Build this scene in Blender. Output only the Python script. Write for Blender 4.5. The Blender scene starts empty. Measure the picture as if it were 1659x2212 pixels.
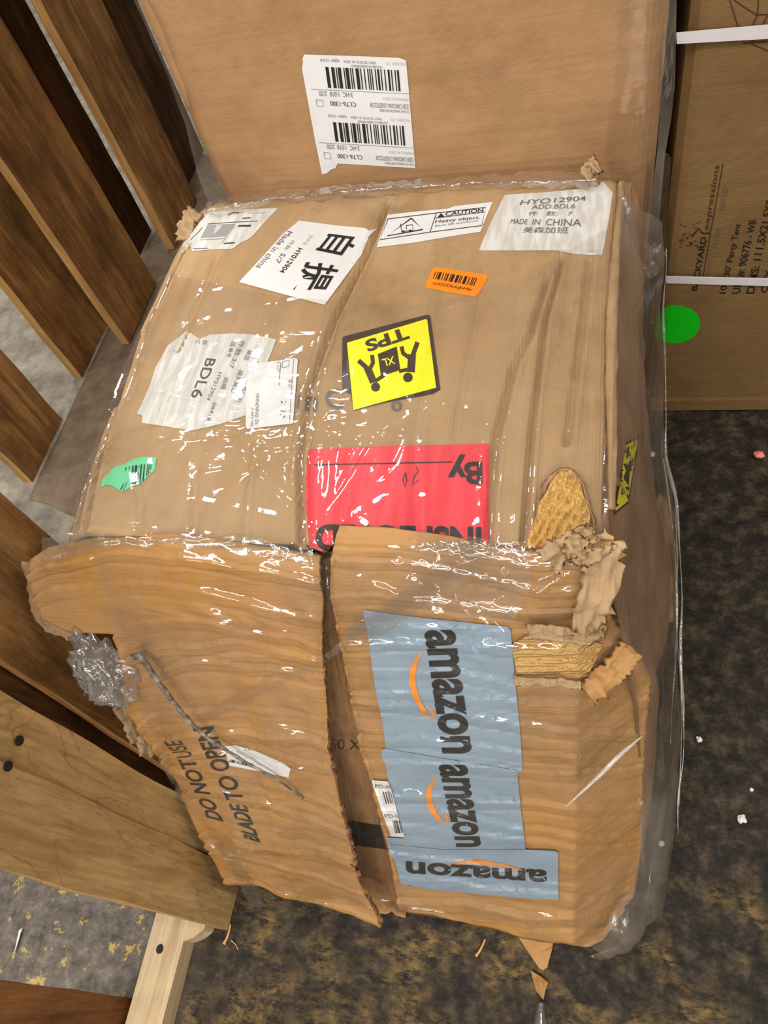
import bpy, bmesh, math, random
import numpy as np
from mathutils import Vector, Matrix, noise
from mathutils.bvhtree import BVHTree

SC = bpy.context.scene
COL = SC.collection
# ------------------------------------------------------------------ camera
FPX, PPX, PPY, CAMH = 1640.0, 829.5, 1106.0, 1.4      # focal length and centre in pixels of the 1659x2212 frame
_d = np.array([420.5, 1059.0, FPX]); _d /= np.linalg.norm(_d)
_x = np.array([6000.0, 160.0, -1640.0]); _x -= _x.dot(_d)*_d; _x /= np.linalg.norm(_x)
_y = np.cross(-_d, _x)
ROT = np.array([_x, _y, -_d])
CAMP = np.array([0.0, 0.0, CAMH])
cd = bpy.data.cameras.new('camera'); cam = bpy.data.objects.new('camera', cd); COL.objects.link(cam)
cd.sensor_fit = 'VERTICAL'; cd.sensor_height = 36.0; cd.lens = FPX/2212*36.0; cd.clip_start = 0.01
r_, dn_, fw_ = ROT[:, 0], ROT[:, 1], ROT[:, 2]
M = Matrix.Identity(4)
for i in range(3):
    M[i][0] = r_[i]; M[i][1] = -dn_[i]; M[i][2] = -fw_[i]; M[i][3] = CAMP[i]
cam.matrix_world = M
SC.camera = cam
# ------------------------------------------------------------------ light and exposure
SC.view_settings.view_transform = 'Standard'; SC.view_settings.look = 'None'
SC.view_settings.gamma = 1.0; SC.view_settings.use_curve_mapping = False
SC.view_settings.exposure = 0.0
W = bpy.data.worlds.new('world'); SC.world = W; W.use_nodes = True
W.node_tree.nodes['Background'].inputs[0].default_value = (1.0, 0.95, 0.88, 1)
W.node_tree.nodes['Background'].inputs[1].default_value = 0.26
def strip(name, loc, size, power, aim, color=(1, .965, .90)):
    l = bpy.data.lights.new(name, 'AREA'); l.shape = 'RECTANGLE'; l.size, l.size_y = size; l.energy = power; l.color = color
    o = bpy.data.objects.new(name, l); COL.objects.link(o); o.location = loc
    o.rotation_euler = (Vector(aim)-Vector(loc)).to_track_quat('-Z', 'Y').to_euler()
    return o
strip('strip_light', (-1.9, 3.3, 4.2), (1.5, .3), 100, (-.4, .6, .5))
strip('strip_light', (-1.2, -1.6, 4.0), (2.6, .35), 120, (-.4, .5, .4))
strip('strip_light', (1.4, -2.6, 3.6), (2.6, .35), 70, (-.3, .5, .3))
strip('strip_light', (-4.6, -.6, 4.2), (.35, 2.6), 85, (-1.2, 1.6, 0))
strip('strip_light', (-.9, -5.6, 2.9), (3.6, .35), 100, (-.4, .3, .4))  # added low lamp behind the camera, for sparkle on the front wrap
strip('strip_light', (3.4, .6, 3.8), (.35, 2.4), 60, (-.8, .8, .2))  # added fill lamp from the right, brightens the dark slats

# ------------------------------------------------------------------ helpers: measuring from the photo
def ray(px, py): return ROT @ np.array([(px-PPX)/FPX, (py-PPY)/FPX, 1.0])
def atz(px, py, z): r = ray(px, py); return CAMP + r*(z-CAMH)/r[2]
def aty(px, py, y): r = ray(px, py); return CAMP + r*y/r[1]
def atlean(px, py, x0, k):          # plane x = x0 + k z
    r = ray(px, py); t = (x0+k*CAMH)/(r[0]-k*r[2]); return CAMP + t*r
def crop(ox, oy, s): return lambda pts: [(ox+p[0]/s, oy+p[1]/s) for p in pts]
def nz(x, y, z, s=1.0): return noise.noise(Vector((x*s, y*s, z*s)))
def fb(x, y, z, s=1.0, o=4): return noise.fractal(Vector((x*s, y*s, z*s)), 1.0, 2.0, o)

# ------------------------------------------------------------------ helpers: materials
def L(c):                            # sRGB 0-255 to linear
    return tuple((v/255/12.92 if v <= 10 else ((v/255+.055)/1.055)**2.4) for v in c) + (1,)
class NT:
    def __init__(s, name):
        s.m = bpy.data.materials.new(name); s.m.use_nodes = True; s.t = s.m.node_tree
        s.n = s.t.nodes; s.b = s.n['Principled BSDF']; s.out = s.n['Material Output']
        s.co = s.n.new('ShaderNodeTexCoord').outputs['Object']
    def link(s, a, b): s.t.links.new(a, b)
    def map(s, scale=(1, 1, 1), rot=(0, 0, 0), src=None):
        n = s.n.new('ShaderNodeMapping'); n.inputs['Scale'].default_value = scale; n.inputs['Rotation'].default_value = rot
        s.link(src or s.co, n.inputs['Vector']); return n.outputs[0]
    def noise(s, scale, vec=None, detail=5, rough=.55, dist=0.0):
        n = s.n.new('ShaderNodeTexNoise'); n.inputs['Scale'].default_value = scale; n.inputs['Detail'].default_value = detail
        n.inputs['Roughness'].default_value = rough; n.inputs['Distortion'].default_value = dist
        s.link(vec or s.co, n.inputs['Vector']); return n.outputs['Fac']
    def wave(s, scale, vec=None, dist=1.0, dscale=1.0, detail=2, kind='BANDS', direction='X'):
        n = s.n.new('ShaderNodeTexWave'); n.wave_type = kind; n.bands_direction = direction
        n.inputs['Scale'].default_value = scale; n.inputs['Distortion'].default_value = dist
        n.inputs['Detail Scale'].default_value = dscale; n.inputs['Detail'].default_value = detail
        s.link(vec or s.co, n.inputs['Vector']); return n.outputs['Fac']
    def ramp(s, fac, stops, interp='LINEAR'):
        n = s.n.new('ShaderNodeValToRGB'); r = n.color_ramp; r.interpolation = interp
        while len(r.elements) < len(stops): r.elements.new(.5)
        for e, (p, c) in zip(r.elements, stops): e.position = p; e.color = c if len(c) == 4 else c+(1,)
        s.link(fac, n.inputs[0]); return n.outputs[0]
    def mix(s, fac, a, b, mode='MIX'):
        n = s.n.new('ShaderNodeMix'); n.data_type = 'RGBA'; n.blend_type = mode
        for sock, v in ((n.inputs[0], fac), (n.inputs[6], a), (n.inputs[7], b)):
            if hasattr(v, 'links'): s.link(v, sock)
            else: sock.default_value = v
        return n.outputs[2]
    def math(s, op, a, b=0.0):
        n = s.n.new('ShaderNodeMath'); n.operation = op
        for sock, v in ((n.inputs[0], a), (n.inputs[1], b)):
            if hasattr(v, 'links'): s.link(v, sock)
            else: sock.default_value = v
        return n.outputs[0]
    def bump(s, h, strength=.5, dist=.01, prev=None):
        n = s.n.new('ShaderNodeBump'); n.inputs['Strength'].default_value = strength; n.inputs['Distance'].default_value = dist
        s.link(h, n.inputs['Height'])
        if prev is not None: s.link(prev, n.inputs['Normal'])
        return n.outputs[0]
    def done(s, col=None, rough=.7, nrm=None, spec=.3):
        if col is not None:
            if hasattr(col, 'links'): s.link(col, s.b.inputs['Base Color'])
            else: s.b.inputs['Base Color'].default_value = col
        if hasattr(rough, 'links'): s.link(rough, s.b.inputs['Roughness'])
        else: s.b.inputs['Roughness'].default_value = rough
        s.b.inputs['Specular IOR Level'].default_value = spec
        if nrm is not None: s.link(nrm, s.b.inputs['Normal'])
        return s.m

def kraft(name, c, c2, axis, ribs=85, ribamt=.35, dirt=.25, rough=.62, streaky=.16):
    """cardboard: axis 'X' has ribs that follow one another along x, 'Z' along z"""
    t = NT(name)
    blot = t.noise(7, detail=6, rough=.6)
    base = t.mix(t.ramp(blot, [(.32, (0, 0, 0)), (.7, (1, 1, 1))]), L(c), L(c2))
    st = (60, 2.5, 2.5) if axis == 'X' else (2.5, 2.5, 60)
    streak = t.noise(1.0, t.map(st), detail=4)
    base = t.mix(streaky, base, t.ramp(streak, [(.3, (.6, .55, .5)), (.65, (1.1, 1.08, 1.05))]), 'MULTIPLY')
    spk = t.noise(3.2, detail=8, rough=.7)
    base = t.mix(dirt, base, t.ramp(spk, [(.36, (.28, .24, .2)), (.5, (1, 1, 1))]), 'MULTIPLY')
    rib = t.wave(ribs, dist=.5, dscale=.6, detail=1, direction=axis)
    n1 = t.bump(rib, ribamt, .0012)
    n2 = t.bump(t.noise(26, detail=5), .35, .006, n1)
    n3 = t.bump(streak, streaky*1.1, .006, n2)
    return t.done(base, rough, n3, .25)
def paper(name, c, rough=.55, axis='X', dirt=.0):
    t = NT(name)
    base = t.mix(t.noise(30, detail=6), L(c), L(tuple(v*.93 for v in c)))
    if dirt: base = t.mix(dirt, base, t.ramp(t.noise(18, t.map((6, 1, 1)), detail=6), [(.42, (.45, .38, .3)), (.6, (1, 1, 1))]), 'MULTIPLY')
    n = t.bump(t.noise(1.0, t.map((70, 14, 14) if axis == 'X' else (14, 14, 70)), detail=3), .3, .004)
    return t.done(base, rough, n, .35)
def flat(name, c, rough=.5, spec=.4):
    t = NT(name); return t.done(t.mix(t.noise(60), L(c), L(tuple(min(255, v*1.08+3) for v in c))), rough, None, spec)
def film(name, veil, tint, seed, sx=(30, 30, 30), gloss=1.0, rough=.07, bmp=.16, edge=.5):
    t = NT(name)
    tr = t.n.new('ShaderNodeBsdfTransparent'); tr.inputs[0].default_value = (.985, .98, .97, 1)
    gl = t.n.new('ShaderNodeBsdfGlossy'); gl.inputs['Color'].default_value = (1, 1, 1, 1); gl.inputs['Roughness'].default_value = rough
    df = t.n.new('ShaderNodeBsdfDiffuse'); df.inputs[0].default_value = L(tint)
    off = t.n.new('ShaderNodeVectorMath'); off.inputs[1].default_value = (seed, seed*1.7, seed*.6); t.link(t.co, off.inputs[0])
    v = off.outputs[0]
    a = t.noise(1.0, t.map(sx, src=v), detail=3, rough=.5, dist=1.2)
    vor = t.n.new('ShaderNodeTexVoronoi'); vor.feature = 'DISTANCE_TO_EDGE'; vor.inputs['Scale'].default_value = 11
    t.link(t.map((sx[0]/40, sx[1]/40, sx[2]/40), src=v), vor.inputs['Vector'])
    cre = t.ramp(vor.outputs['Distance'], [(0, (1, 1, 1)), (.06, (0, 0, 0))])
    nb = t.bump(cre, .22, .003, t.bump(a, bmp, .008))
    t.link(nb, gl.inputs['Normal'])
    lw = t.n.new('ShaderNodeLayerWeight'); lw.inputs['Blend'].default_value = .5
    f = t.math('MULTIPLY', t.math('ADD', t.math('MULTIPLY', t.math('POWER', lw.outputs['Facing'], 4.0), edge), .08), gloss)
    veilf = t.math('MULTIPLY', t.ramp(t.noise(5, src_or(v), detail=4), [(.4, (.25, .25, .25)), (.7, (1, 1, 1))]), veil)
    m1 = t.n.new('ShaderNodeMixShader'); t.link(veilf, m1.inputs[0]); t.link(tr.outputs[0], m1.inputs[1]); t.link(df.outputs[0], m1.inputs[2])
    m2 = t.n.new('ShaderNodeMixShader'); t.link(f, m2.inputs[0]); t.link(m1.outputs[0], m2.inputs[1]); t.link(gl.outputs[0], m2.inputs[2])
    t.link(m2.outputs[0], t.out.inputs[0])
    return t.m
def src_or(v): return v
def wood(name, c1, c2, c3, axis='Z', dark=.6, scale=1.0, knots=0.0):
    t = NT(name)
    s1 = {'Z': (34, 34, 2.2), 'Y': (34, 2.2, 34)}[axis]
    g = t.noise(1.0*scale, t.map(s1), detail=7, rough=.65, dist=.6)
    base = t.ramp(g, [(.28, L(c1)), (.5, L(c2)), (.72, L(c3))])
    s2 = {'Z': (9, 9, 3.2), 'Y': (9, 3.2, 9)}[axis]
    st = t.noise(1.0, t.map(s2), detail=6, rough=.7)
    base = t.mix(dark, base, t.ramp(st, [(.36, (.13, .1, .08)), (.47, (.5, .44, .38)), (.58, (1, 1, 1))]), 'MULTIPLY')
    s3 = {'Z': (150, 150, 4), 'Y': (150, 4, 150)}[axis]
    base = t.mix(.45, base, t.ramp(t.noise(1.0, t.map(s3), detail=6, rough=.7), [(.35, (.5, .46, .42)), (.6, (1.15, 1.12, 1.08))]), 'MULTIPLY')
    base = t.mix(.5*dark, base, t.ramp(t.noise(7, detail=8, rough=.75), [(.40, (.35, .3, .26)), (.55, (1, 1, 1))]), 'MULTIPLY')
    if knots:
        k = t.noise(1.0, t.map((11, 11, 3)), detail=3, rough=.5, dist=1.5)
        base = t.mix(t.math('MULTIPLY', t.ramp(k, [(.478, (0, 0, 0)), (.487, (1, 1, 1)), (.496, (0, 0, 0))]), knots), base, L((128, 78, 36)))
    nrm = t.bump(g, .5, .004)
    return t.done(base, .72, nrm, .2)

# ------------------------------------------------------------------ helpers: objects
def empty(name, loc, label=None, cat=None, group=None):
    o = bpy.data.objects.new(name, None); COL.objects.link(o); o.location = loc; o.empty_display_size = .05
    tag(o, label, cat, group); return o
def tag(o, label=None, cat=None, group=None, kind=None):
    if label: o['label'] = label
    if cat: o['category'] = cat
    if group: o['group'] = group
    if kind: o['kind'] = kind
    return o
def mesh(name, V, F, mats, parent=None, fm=None, smooth=True, label=None):
    V = np.asarray(V, float)
    org = Vector(parent.location) if parent else None
    p = parent
    while p is not None and p.parent is not None: p = p.parent; org = org + Vector(p.location)
    if parent is None: org = Vector(V.mean(axis=0)); org.z = float(V[:, 2].min())
    me = bpy.data.meshes.new(name); me.from_pydata([tuple(Vector(v)-org) for v in V], [], [tuple(f) for f in F])
    for m in (mats if isinstance(mats, (list, tuple)) else [mats]): me.materials.append(m)
    if fm is not None: me.polygons.foreach_set('material_index', fm)
    if smooth: me.polygons.foreach_set('use_smooth', [True]*len(me.polygons))
    me.update()
    o = bpy.data.objects.new(name, me); COL.objects.link(o)
    if parent: o.parent = parent
    else: o.location = org
    if label: o['label'] = label
    return o
def bvh_of(*objs):
    V, F = [], []
    for o in objs:
        bpy.context.view_layer.update()
        b = len(V); mw = o.matrix_world
        V += [mw @ v.co for v in o.data.vertices]; F += [[i+b for i in p.vertices] for p in o.data.polygons]
    return BVHTree.FromPolygons(V, F)
def grid_faces(nu, nv, b=0, flip=False):
    F = []
    for j in range(nv):
        for i in range(nu):
            a = b+j*(nu+1)+i; q = (a, a+1, a+nu+2, a+nu+1)
            F.append(q[::-1] if flip else q)
    return F
def normals_grid(P):
    du = np.gradient(P, axis=1); dv = np.gradient(P, axis=0)
    n = np.cross(du, dv); return n/np.maximum(np.linalg.norm(n, axis=2, keepdims=True), 1e-9)
def shell(name, P, thick, mats, parent, label=None, smooth=True, direction=None):
    """P[v][u] points of the outer face; a second face 'thick' behind it; closed rim"""
    nv, nu = P.shape[0]-1, P.shape[1]-1
    N = normals_grid(P)
    if direction is not None:
        sgn = np.sign((N*np.array(direction)).sum(axis=2, keepdims=True)); sgn[sgn == 0] = 1; N = N*sgn
        flip = float((normals_grid(P)*np.array(direction)).sum()) < 0
    else: flip = False
    B = P - N*thick
    if P[:, :, 2].min() > 0: B[:, :, 2] = np.maximum(B[:, :, 2], .0008)
    n = (nu+1)*(nv+1)
    V = np.concatenate([P.reshape(-1, 3), B.reshape(-1, 3)])
    F = grid_faces(nu, nv, 0, flip)+grid_faces(nu, nv, n, not flip)
    rim = [i for i in range(nu+1)] + [j*(nu+1)+nu for j in range(1, nv+1)] + [nv*(nu+1)+i for i in range(nu-1, -1, -1)] + [j*(nu+1) for j in range(nv-1, 0, -1)]
    nf = len(F)
    for k in range(len(rim)):
        a, b = rim[k], rim[(k+1) % len(rim)]; q = (a, a+n, b+n, b); F.append(q if not flip else q[::-1])
    fm = [0]*nf+[1 if isinstance(mats, (list, tuple)) and len(mats) > 1 else 0]*(len(F)-nf)
    return mesh(name, V, F, mats, parent, fm, smooth, label)
def poly_at(pts, ts):
    """sample a polyline at parameters ts; pts (x,y) by arc length or (x,y,t) with own parameter"""
    p = np.array([q[:2] for q in pts], float)
    if len(pts[0]) == 3: s = np.array([q[2] for q in pts], float)
    else:
        s = np.concatenate([[0], np.cumsum(np.linalg.norm(np.diff(p, axis=0), axis=1))]); s /= s[-1]
    return np.stack([np.interp(ts, s, p[:, 0]), np.interp(ts, s, p[:, 1])], axis=1)
def coons(Lf, Rt, Bt, Tp, nu, nv):
    """outline curves: Lf and Rt go v=0..1, Bt (v=0) and Tp (v=1) go u=0..1"""
    u = np.linspace(0, 1, nu+1); v = np.linspace(0, 1, nv+1)
    l, r, b, t = poly_at(Lf, v), poly_at(Rt, v), poly_at(Bt, u), poly_at(Tp, u)
    U, Vv = u[None, :, None], v[:, None, None]
    P = (1-U)*l[:, None]+U*r[:, None]+(1-Vv)*b[None]+Vv*t[None]
    P -= (1-U)*(1-Vv)*b[0]+U*(1-Vv)*b[-1]+(1-U)*Vv*t[0]+U*Vv*t[-1]
    return P
def box(name, lo, hi, mat, parent=None, bev=.002, label=None):
    bm = bmesh.new(); bmesh.ops.create_cube(bm, size=1)
    for v in bm.verts: v.co = Vector([(lo[i]+hi[i])/2+v.co[i]*(hi[i]-lo[i]) for i in range(3)])
    if bev: bmesh.ops.bevel(bm, geom=bm.edges[:], offset=bev, segments=2, affect='EDGES')
    V = [v.co[:] for v in bm.verts]; F = [[v.index for v in f.verts] for f in bm.faces]; bm.free()
    return mesh(name, V, F, mat, parent, smooth=False, label=label)
def tube(path, rad, seg=8, seed=0, rough=.0):
    V, F = [], []
    n = len(path); path = [Vector(p) for p in path]
    for i, p in enumerate(path):
        t = (path[min(i+1, n-1)]-path[max(i-1, 0)]).normalized()
        a = t.cross(Vector((.3, .2, .93))).normalized(); b = t.cross(a)
        r = rad(i/(n-1)) if callable(rad) else rad
        for k in range(seg):
            an = 2*math.pi*k/seg+i*.35
            rr = r*(1+rough*nz(i*.5+seed, k*1.3, seed))
            V.append(p+(a*math.cos(an)+b*math.sin(an))*rr)
    for i in range(n-1):
        for k in range(seg):
            F.append((i*seg+k, i*seg+(k+1) % seg, (i+1)*seg+(k+1) % seg, (i+1)*seg+k))
    F.append(tuple(range(seg))[::-1]); F.append(tuple((n-1)*seg+k for k in range(seg)))
    return V, F
def smoothpath(pts, n):
    pts = [Vector(p) for p in pts]; m = len(pts)-1; out = []
    for i in range(n+1):
        t = i/n*m; k = min(int(t), m-1); f = t-k
        p0, p1, p2, p3 = pts[max(k-1, 0)], pts[k], pts[k+1], pts[min(k+2, m)]
        out.append(.5*((2*p1)+(p2-p0)*f+(2*p0-5*p1+4*p2-p3)*f*f+(3*p1-p0-3*p2+p3)*f**3))
    return out

# ------------------------------------------------------------------ helpers: stickers and printing that lie on a surface
_tc = bpy.data.curves.new('lettering', 'FONT'); _to = bpy.data.objects.new('lettering', _tc); COL.objects.link(_to)
def glyphs(s, bold=0.0):
    _tc.body = s; _tc.offset = bold; _tc.resolution_u = 4
    bpy.context.view_layer.update()
    me = _to.evaluated_get(bpy.context.evaluated_depsgraph_get()).to_mesh()
    V = np.array([v.co[:2] for v in me.vertices]); F = [list(p.vertices) for p in me.polygons]
    _to.evaluated_get(bpy.context.evaluated_depsgraph_get()).to_mesh_clear()
    V = V-V.min(axis=0); return V/np.maximum(V.max(axis=0), 1e-6), F
def homog(q):                       # unit square (0,0)(1,0)(1,1)(0,1) -> TL TR BR BL
    A = []
    for (u, v), (x, y) in zip(((0, 0), (1, 0), (1, 1), (0, 1)), q):
        A.append([u, v, 1, 0, 0, 0, -u*x, -v*x, x]); A.append([0, 0, 0, u, v, 1, -u*y, -v*y, y])
    A = np.array(A); h = np.linalg.solve(A[:, :8], A[:, 8]); return np.append(h, 1).reshape(3, 3)
def happly(Hm, uv):
    p = np.c_[uv, np.ones(len(uv))] @ Hm.T; return p[:, :2]/p[:, 2:]
def stroke(pts, w):
    p = np.array(pts, float); d = np.gradient(p, axis=0); d /= np.maximum(np.linalg.norm(d, axis=1, keepdims=True), 1e-9)
    n = np.c_[-d[:, 1], d[:, 0]]*w/2; return np.concatenate([p+n, p-n]), [(i, i+1, len(p)+i+1, len(p)+i) for i in range(len(p)-1)]
def conform(V2, F2, step):
    bm = bmesh.new(); vs = [bm.verts.new((x, y, 0)) for x, y in V2]
    for f in F2:
        try: bm.faces.new([vs[i] for i in f])
        except ValueError: pass
    big = [f for f in bm.faces if len(f.verts) > 4]
    if big: bmesh.ops.triangulate(bm, faces=big)
    lo, hi = V2.min(axis=0), V2.max(axis=0)
    for ax in (0, 1):
        k = math.ceil(lo[ax]/step)*step
        while k < hi[ax]:
            co = [0, 0, 0]; co[ax] = k; no = [0, 0, 0]; no[ax] = 1
            bmesh.ops.bisect_plane(bm, geom=bm.verts[:]+bm.edges[:]+bm.faces[:], plane_co=co, plane_no=no, dist=1e-5)
            k += step
    bm.verts.index_update()
    V = np.array([v.co[:2] for v in bm.verts]); F = [[v.index for v in f.verts] for f in bm.faces]; bm.free()
    return V, F
def sticker(name, parent, bvh, outline, base, items=(), off=.0012, step=7, fallback=None, label=None, lift=None):
    """one mesh: paper outline plus its printing, laid on the surface it is stuck to"""
    parts = []
    if outline is not None: parts.append((np.array(outline, float), [list(range(len(outline)))], base, 0.0))
    for it in items:
        k = it[0]
        if k == 't':
            V, F = glyphs(it[1], it[4] if len(it) > 4 else 0.0)
            V = np.c_[V[:, 0], 1-V[:, 1]]
            parts.append((happly(homog(it[2]), V), F, it[3], it[5] if len(it) > 5 else .001))
        elif k == 'p': parts.append((np.array(it[1], float), [list(range(len(it[1])))], it[2], it[3] if len(it) > 3 else .0006))
        elif k == 'l': V, F = stroke(it[1], it[2]); parts.append((V, F, it[3], .0007))
        elif k == 's':
            n_ = len(it[1]); parts.append((np.array(list(it[1])+list(it[2]), float), [[q, q+1, n_+q+1, n_+q] for q in range(n_-1)], it[3], .001))
        elif k == 'c':
            a = np.linspace(0, 2*math.pi, 18)[:-1]; parts.append((np.c_[it[1][0]+it[2]*np.cos(a), it[1][1]+it[2]*np.sin(a)], [list(range(17))], it[3], .0006))
        elif k == 'b':              # bar code
            rr = random.Random(it[3]); Hm = homog(it[1]); x = 0.0; unit = 1.0/it[2]
            while x < 1-unit:
                w = unit*rr.choice((.5, .5, .9, 1.5)); V = happly(Hm, np.array([(x, 0), (min(x+w, 1), 0), (min(x+w, 1), 1), (x, 1)]))
                parts.append((V, [[0, 1, 2, 3]], it[4], .0006)); x += w+unit*rr.choice((.4, .6, 1.1))
    mats, V3, F3, FM = [], [], [], []
    for V2, F2, m, lv in parts:
        V, F = conform(V2, F2, step)
        if m not in mats: mats.append(m)
        hits, ns = [], []
        for x, y in V:
            r = Vector(ray(x, y)).normalized(); loc, nn, _, _ = bvh.ray_cast(Vector(CAMP), r)
            if loc is None: loc = Vector(fallback(x, y)) if fallback else Vector((0, 0, -9)); nn = None
            hits.append(loc); ns.append(nn)
        for i, (x, y) in enumerate(V):
            r = Vector(ray(x, y)).normalized()
            h = hits[i] - r*((off+lv)/.8)
            if lift: h = h - r*lift(x, y)
            V3.append(h)
        b = len(V3)-len(V)
        for f in F:
            if fallback is None and any(ns[i] is None for i in f): continue
            F3.append([i+b for i in f]); FM.append(mats.index(m))
    if fallback is None:
        used = sorted({i for f in F3 for i in f}); rm = {o: n for n, o in enumerate(used)}; V3 = [V3[i] for i in used]; F3 = [[rm[i] for i in f] for f in F3]
    return mesh(name, V3, F3, mats, parent, FM, False, label)

# ------------------------------------------------------------------ materials
m_top = kraft('kraft_top', (180, 150, 112), (164, 132, 94), 'X', 80, .28, .4)
m_front = kraft('kraft_front', (182, 134, 72), (172, 134, 94), 'Z', 60, .14, .4, streaky=.4)
m_inner = kraft('kraft_inner', (172, 128, 84), (150, 110, 70), 'X', 60, .3, .35)
m_side = kraft('kraft_side', (172, 134, 100), (150, 112, 80), 'X', 60, .4, .35)
m_edgedark = kraft('shaded_corrugated_edge', (84, 62, 40), (44, 32, 20), 'Z', 140, .9, .5)  # darkened copy of the edge kraft, paints the shade between the cartons
m_edge = kraft('corrugated_edge', (150, 112, 72), (112, 80, 48), 'Z', 140, .9, .4)
m_back = kraft('kraft_carton', (174, 136, 96), (160, 122, 86), 'Z', 150, .10, .25)
m_backside = kraft('kraft_carton_side', (170, 118, 62), (158, 108, 58), 'Z', 150, .12, .15)
m_right = kraft('kraft_shaded_carton', (126, 98, 62), (116, 88, 54), 'Z', 110, .2, .2)  # darker kraft, the shade over this carton is put into its colour
m_torntop = kraft('torn_fluting_top', (206, 168, 100), (190, 148, 84), 'X', 36, 1.0, .25)
m_torn = kraft('torn_fluting', (206, 168, 100), (190, 148, 84), 'Z', 55, 1.0, .2)
m_torn2 = kraft('torn_paper', (182, 152, 114), (150, 122, 90), 'X', 40, .5, .45)
m_white = paper('white_paper', (226, 226, 226)); m_whited = paper('worn_white_paper', (220, 219, 216), dirt=.35)
m_grey = paper('grey_print', (150, 148, 146)); m_lgrey = paper('pale_grey_print', (188, 188, 188))
m_ink = flat('black_ink', (26, 26, 27), .45); m_ink2 = flat('grey_ink', (96, 96, 98)); m_fade = flat('faded_ink', (92, 78, 62))
m_cink = flat('brown_carton_ink', (52, 36, 22), .7, .2); m_dink = flat('dark_carton_ink', (34, 26, 20), .7, .2)
m_orange = flat('orange_paper', (255, 128, 24), .5); m_yellow = flat('yellow_paper', (236, 228, 10), .45)
m_red = paper('red_paper', (232, 62, 76), .4); m_green = paper('mint_green_paper', (112, 214, 160))
m_blue = paper('grey_blue_plastic', (146, 166, 184), .33, 'Z'); m_arrow = flat('orange_arrow_ink', (226, 138, 48))
m_dot = flat('fluorescent_green_paper', (12, 176, 14), .6, .2); m_strap = flat('white_strapping', (196, 190, 192), .4)
m_black = flat('black_tape', (24, 24, 26), .3)
m_film = film('stretch_film', .035, (225, 225, 220), 1.3, (26, 44, 44), 1.2, .06, .07)
m_film2 = film('stretch_film_front', .05, (214, 205, 190), 4.1, (22, 30, 46), 1.1, .07, .10)
m_film3 = film('stretch_film_loose', .42, (142, 132, 120), 7.7, (46, 10, 10), 1.2, .16, .5, .12)
m_film4 = film('bunched_film', .24, (186, 184, 182), 2.9, (40, 40, 40), 2.0, .08, .6, .5)
m_film5 = film('folded_film', .42, (120, 110, 98), 5.5, (20, 60, 60), .8)
m_old = wood('weathered_pallet_wood', (132, 96, 56), (170, 126, 76), (204, 160, 104), 'Z', .6)
m_dark = wood('shaded_pallet_wood', (58, 38, 20), (90, 60, 30), (116, 80, 42), 'Z', .7)  # dark tone paints the shade on the boards behind the front slats
m_new = wood('pale_pallet_wood', (158, 122, 74), (190, 154, 102), (208, 174, 122), 'Z', .28, .7, .55)
m_newy = wood('pale_stringer_wood', (170, 144, 110), (200, 176, 140), (214, 192, 158), 'Y', .15)
m_brownslat = wood('red_brown_pallet_wood', (104, 66, 36), (142, 96, 56), (166, 118, 74), 'Z', .4)
m_litedge = wood('lit_board_edge', (150, 110, 62), (176, 134, 82), (194, 154, 102), 'Z', .25)  # paler than the faces, paints the light falling on the slat edges
m_nail = flat('nail_hole', (30, 24, 20), .8)

# ------------------------------------------------------------------ the setting: concrete floor
def floor_mat():
    t = NT('painted_concrete')
    sep = t.n.new('ShaderNodeSeparateXYZ'); t.link(t.co, sep.inputs[0])
    n0 = t.noise(4, detail=7)
    pale = t.ramp(t.noise(13, detail=9, rough=.7), [(.3, L((96, 90, 82))), (.5, L((142, 134, 121))), (.72, L((178, 170, 154)))])
    mid = t.ramp(t.noise(40, detail=9, rough=.75), [(.32, L((52, 46, 42))), (.55, L((106, 97, 88))), (.75, L((146, 136, 122)))])
    dark = t.ramp(t.noise(30, detail=10, rough=.72), [(.38, L((17, 13, 10))), (.50, L((43, 35, 26))), (.66, L((86, 72, 54)))])
    yel = t.ramp(t.noise(34, t.map((1, 2.0, 1), (0, 0, .2)), detail=9, rough=.75), [(.45, (0, 0, 0)), (.56, (1, 1, 1))])
    ypatch = t.ramp(t.math('ADD', t.noise(9, detail=6), t.math('MULTIPLY', sep.outputs[1], -.45)), [(.44, (0, 0, 0)), (.60, (1, 1, 1))])
    yc = t.ramp(t.noise(70, detail=6), [(.3, L((84, 66, 34))), (.7, L((148, 120, 68)))])
    dark = t.mix(t.math('MULTIPLY', t.math('MULTIPLY', yel, ypatch), .8), dark, yc)
    fl = t.ramp(t.noise(30, detail=10, rough=.75), [(.57, (0, 0, 0)), (.60, (1, 1, 1))])
    mid = t.mix(t.math('MULTIPLY', fl, .8), mid, L((192, 160, 92)))
    w = t.math('ADD', sep.outputs[0], t.math('MULTIPLY', t.math('SUBTRACT', n0, .5), .10))
    k1 = t.ramp(t.math('ADD', w, 1.0), [(.33, (0, 0, 0)), (.40, (1, 1, 1))])        # x about -0.64: dark beyond
    k0 = t.ramp(t.math('SUBTRACT', t.math('MULTIPLY', sep.outputs[1], 1.6), .25), [(.1, (0, 0, 0)), (.5, (1, 1, 1))])
    left = t.mix(k0, mid, pale)
    col = t.mix(k1, left, dark)
    nrm = t.bump(t.noise(120, detail=8, rough=.7), .55, .005, t.bump(t.noise(28, detail=5), .4, .01))
    return t.done(col, .6, nrm, .35)
fl = mesh('floor', [(-7, -4, 0), (6, -4, 0), (6, 9, 0), (-7, 9, 0)], [(0, 1, 2, 3)], floor_mat(), smooth=False)
fl.data.transform(Matrix.Translation(fl.location)); fl.location = (0, 0, 0)
tag(fl, 'worn dark concrete floor with flaking yellow paint', 'floor', kind='structure')

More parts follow.
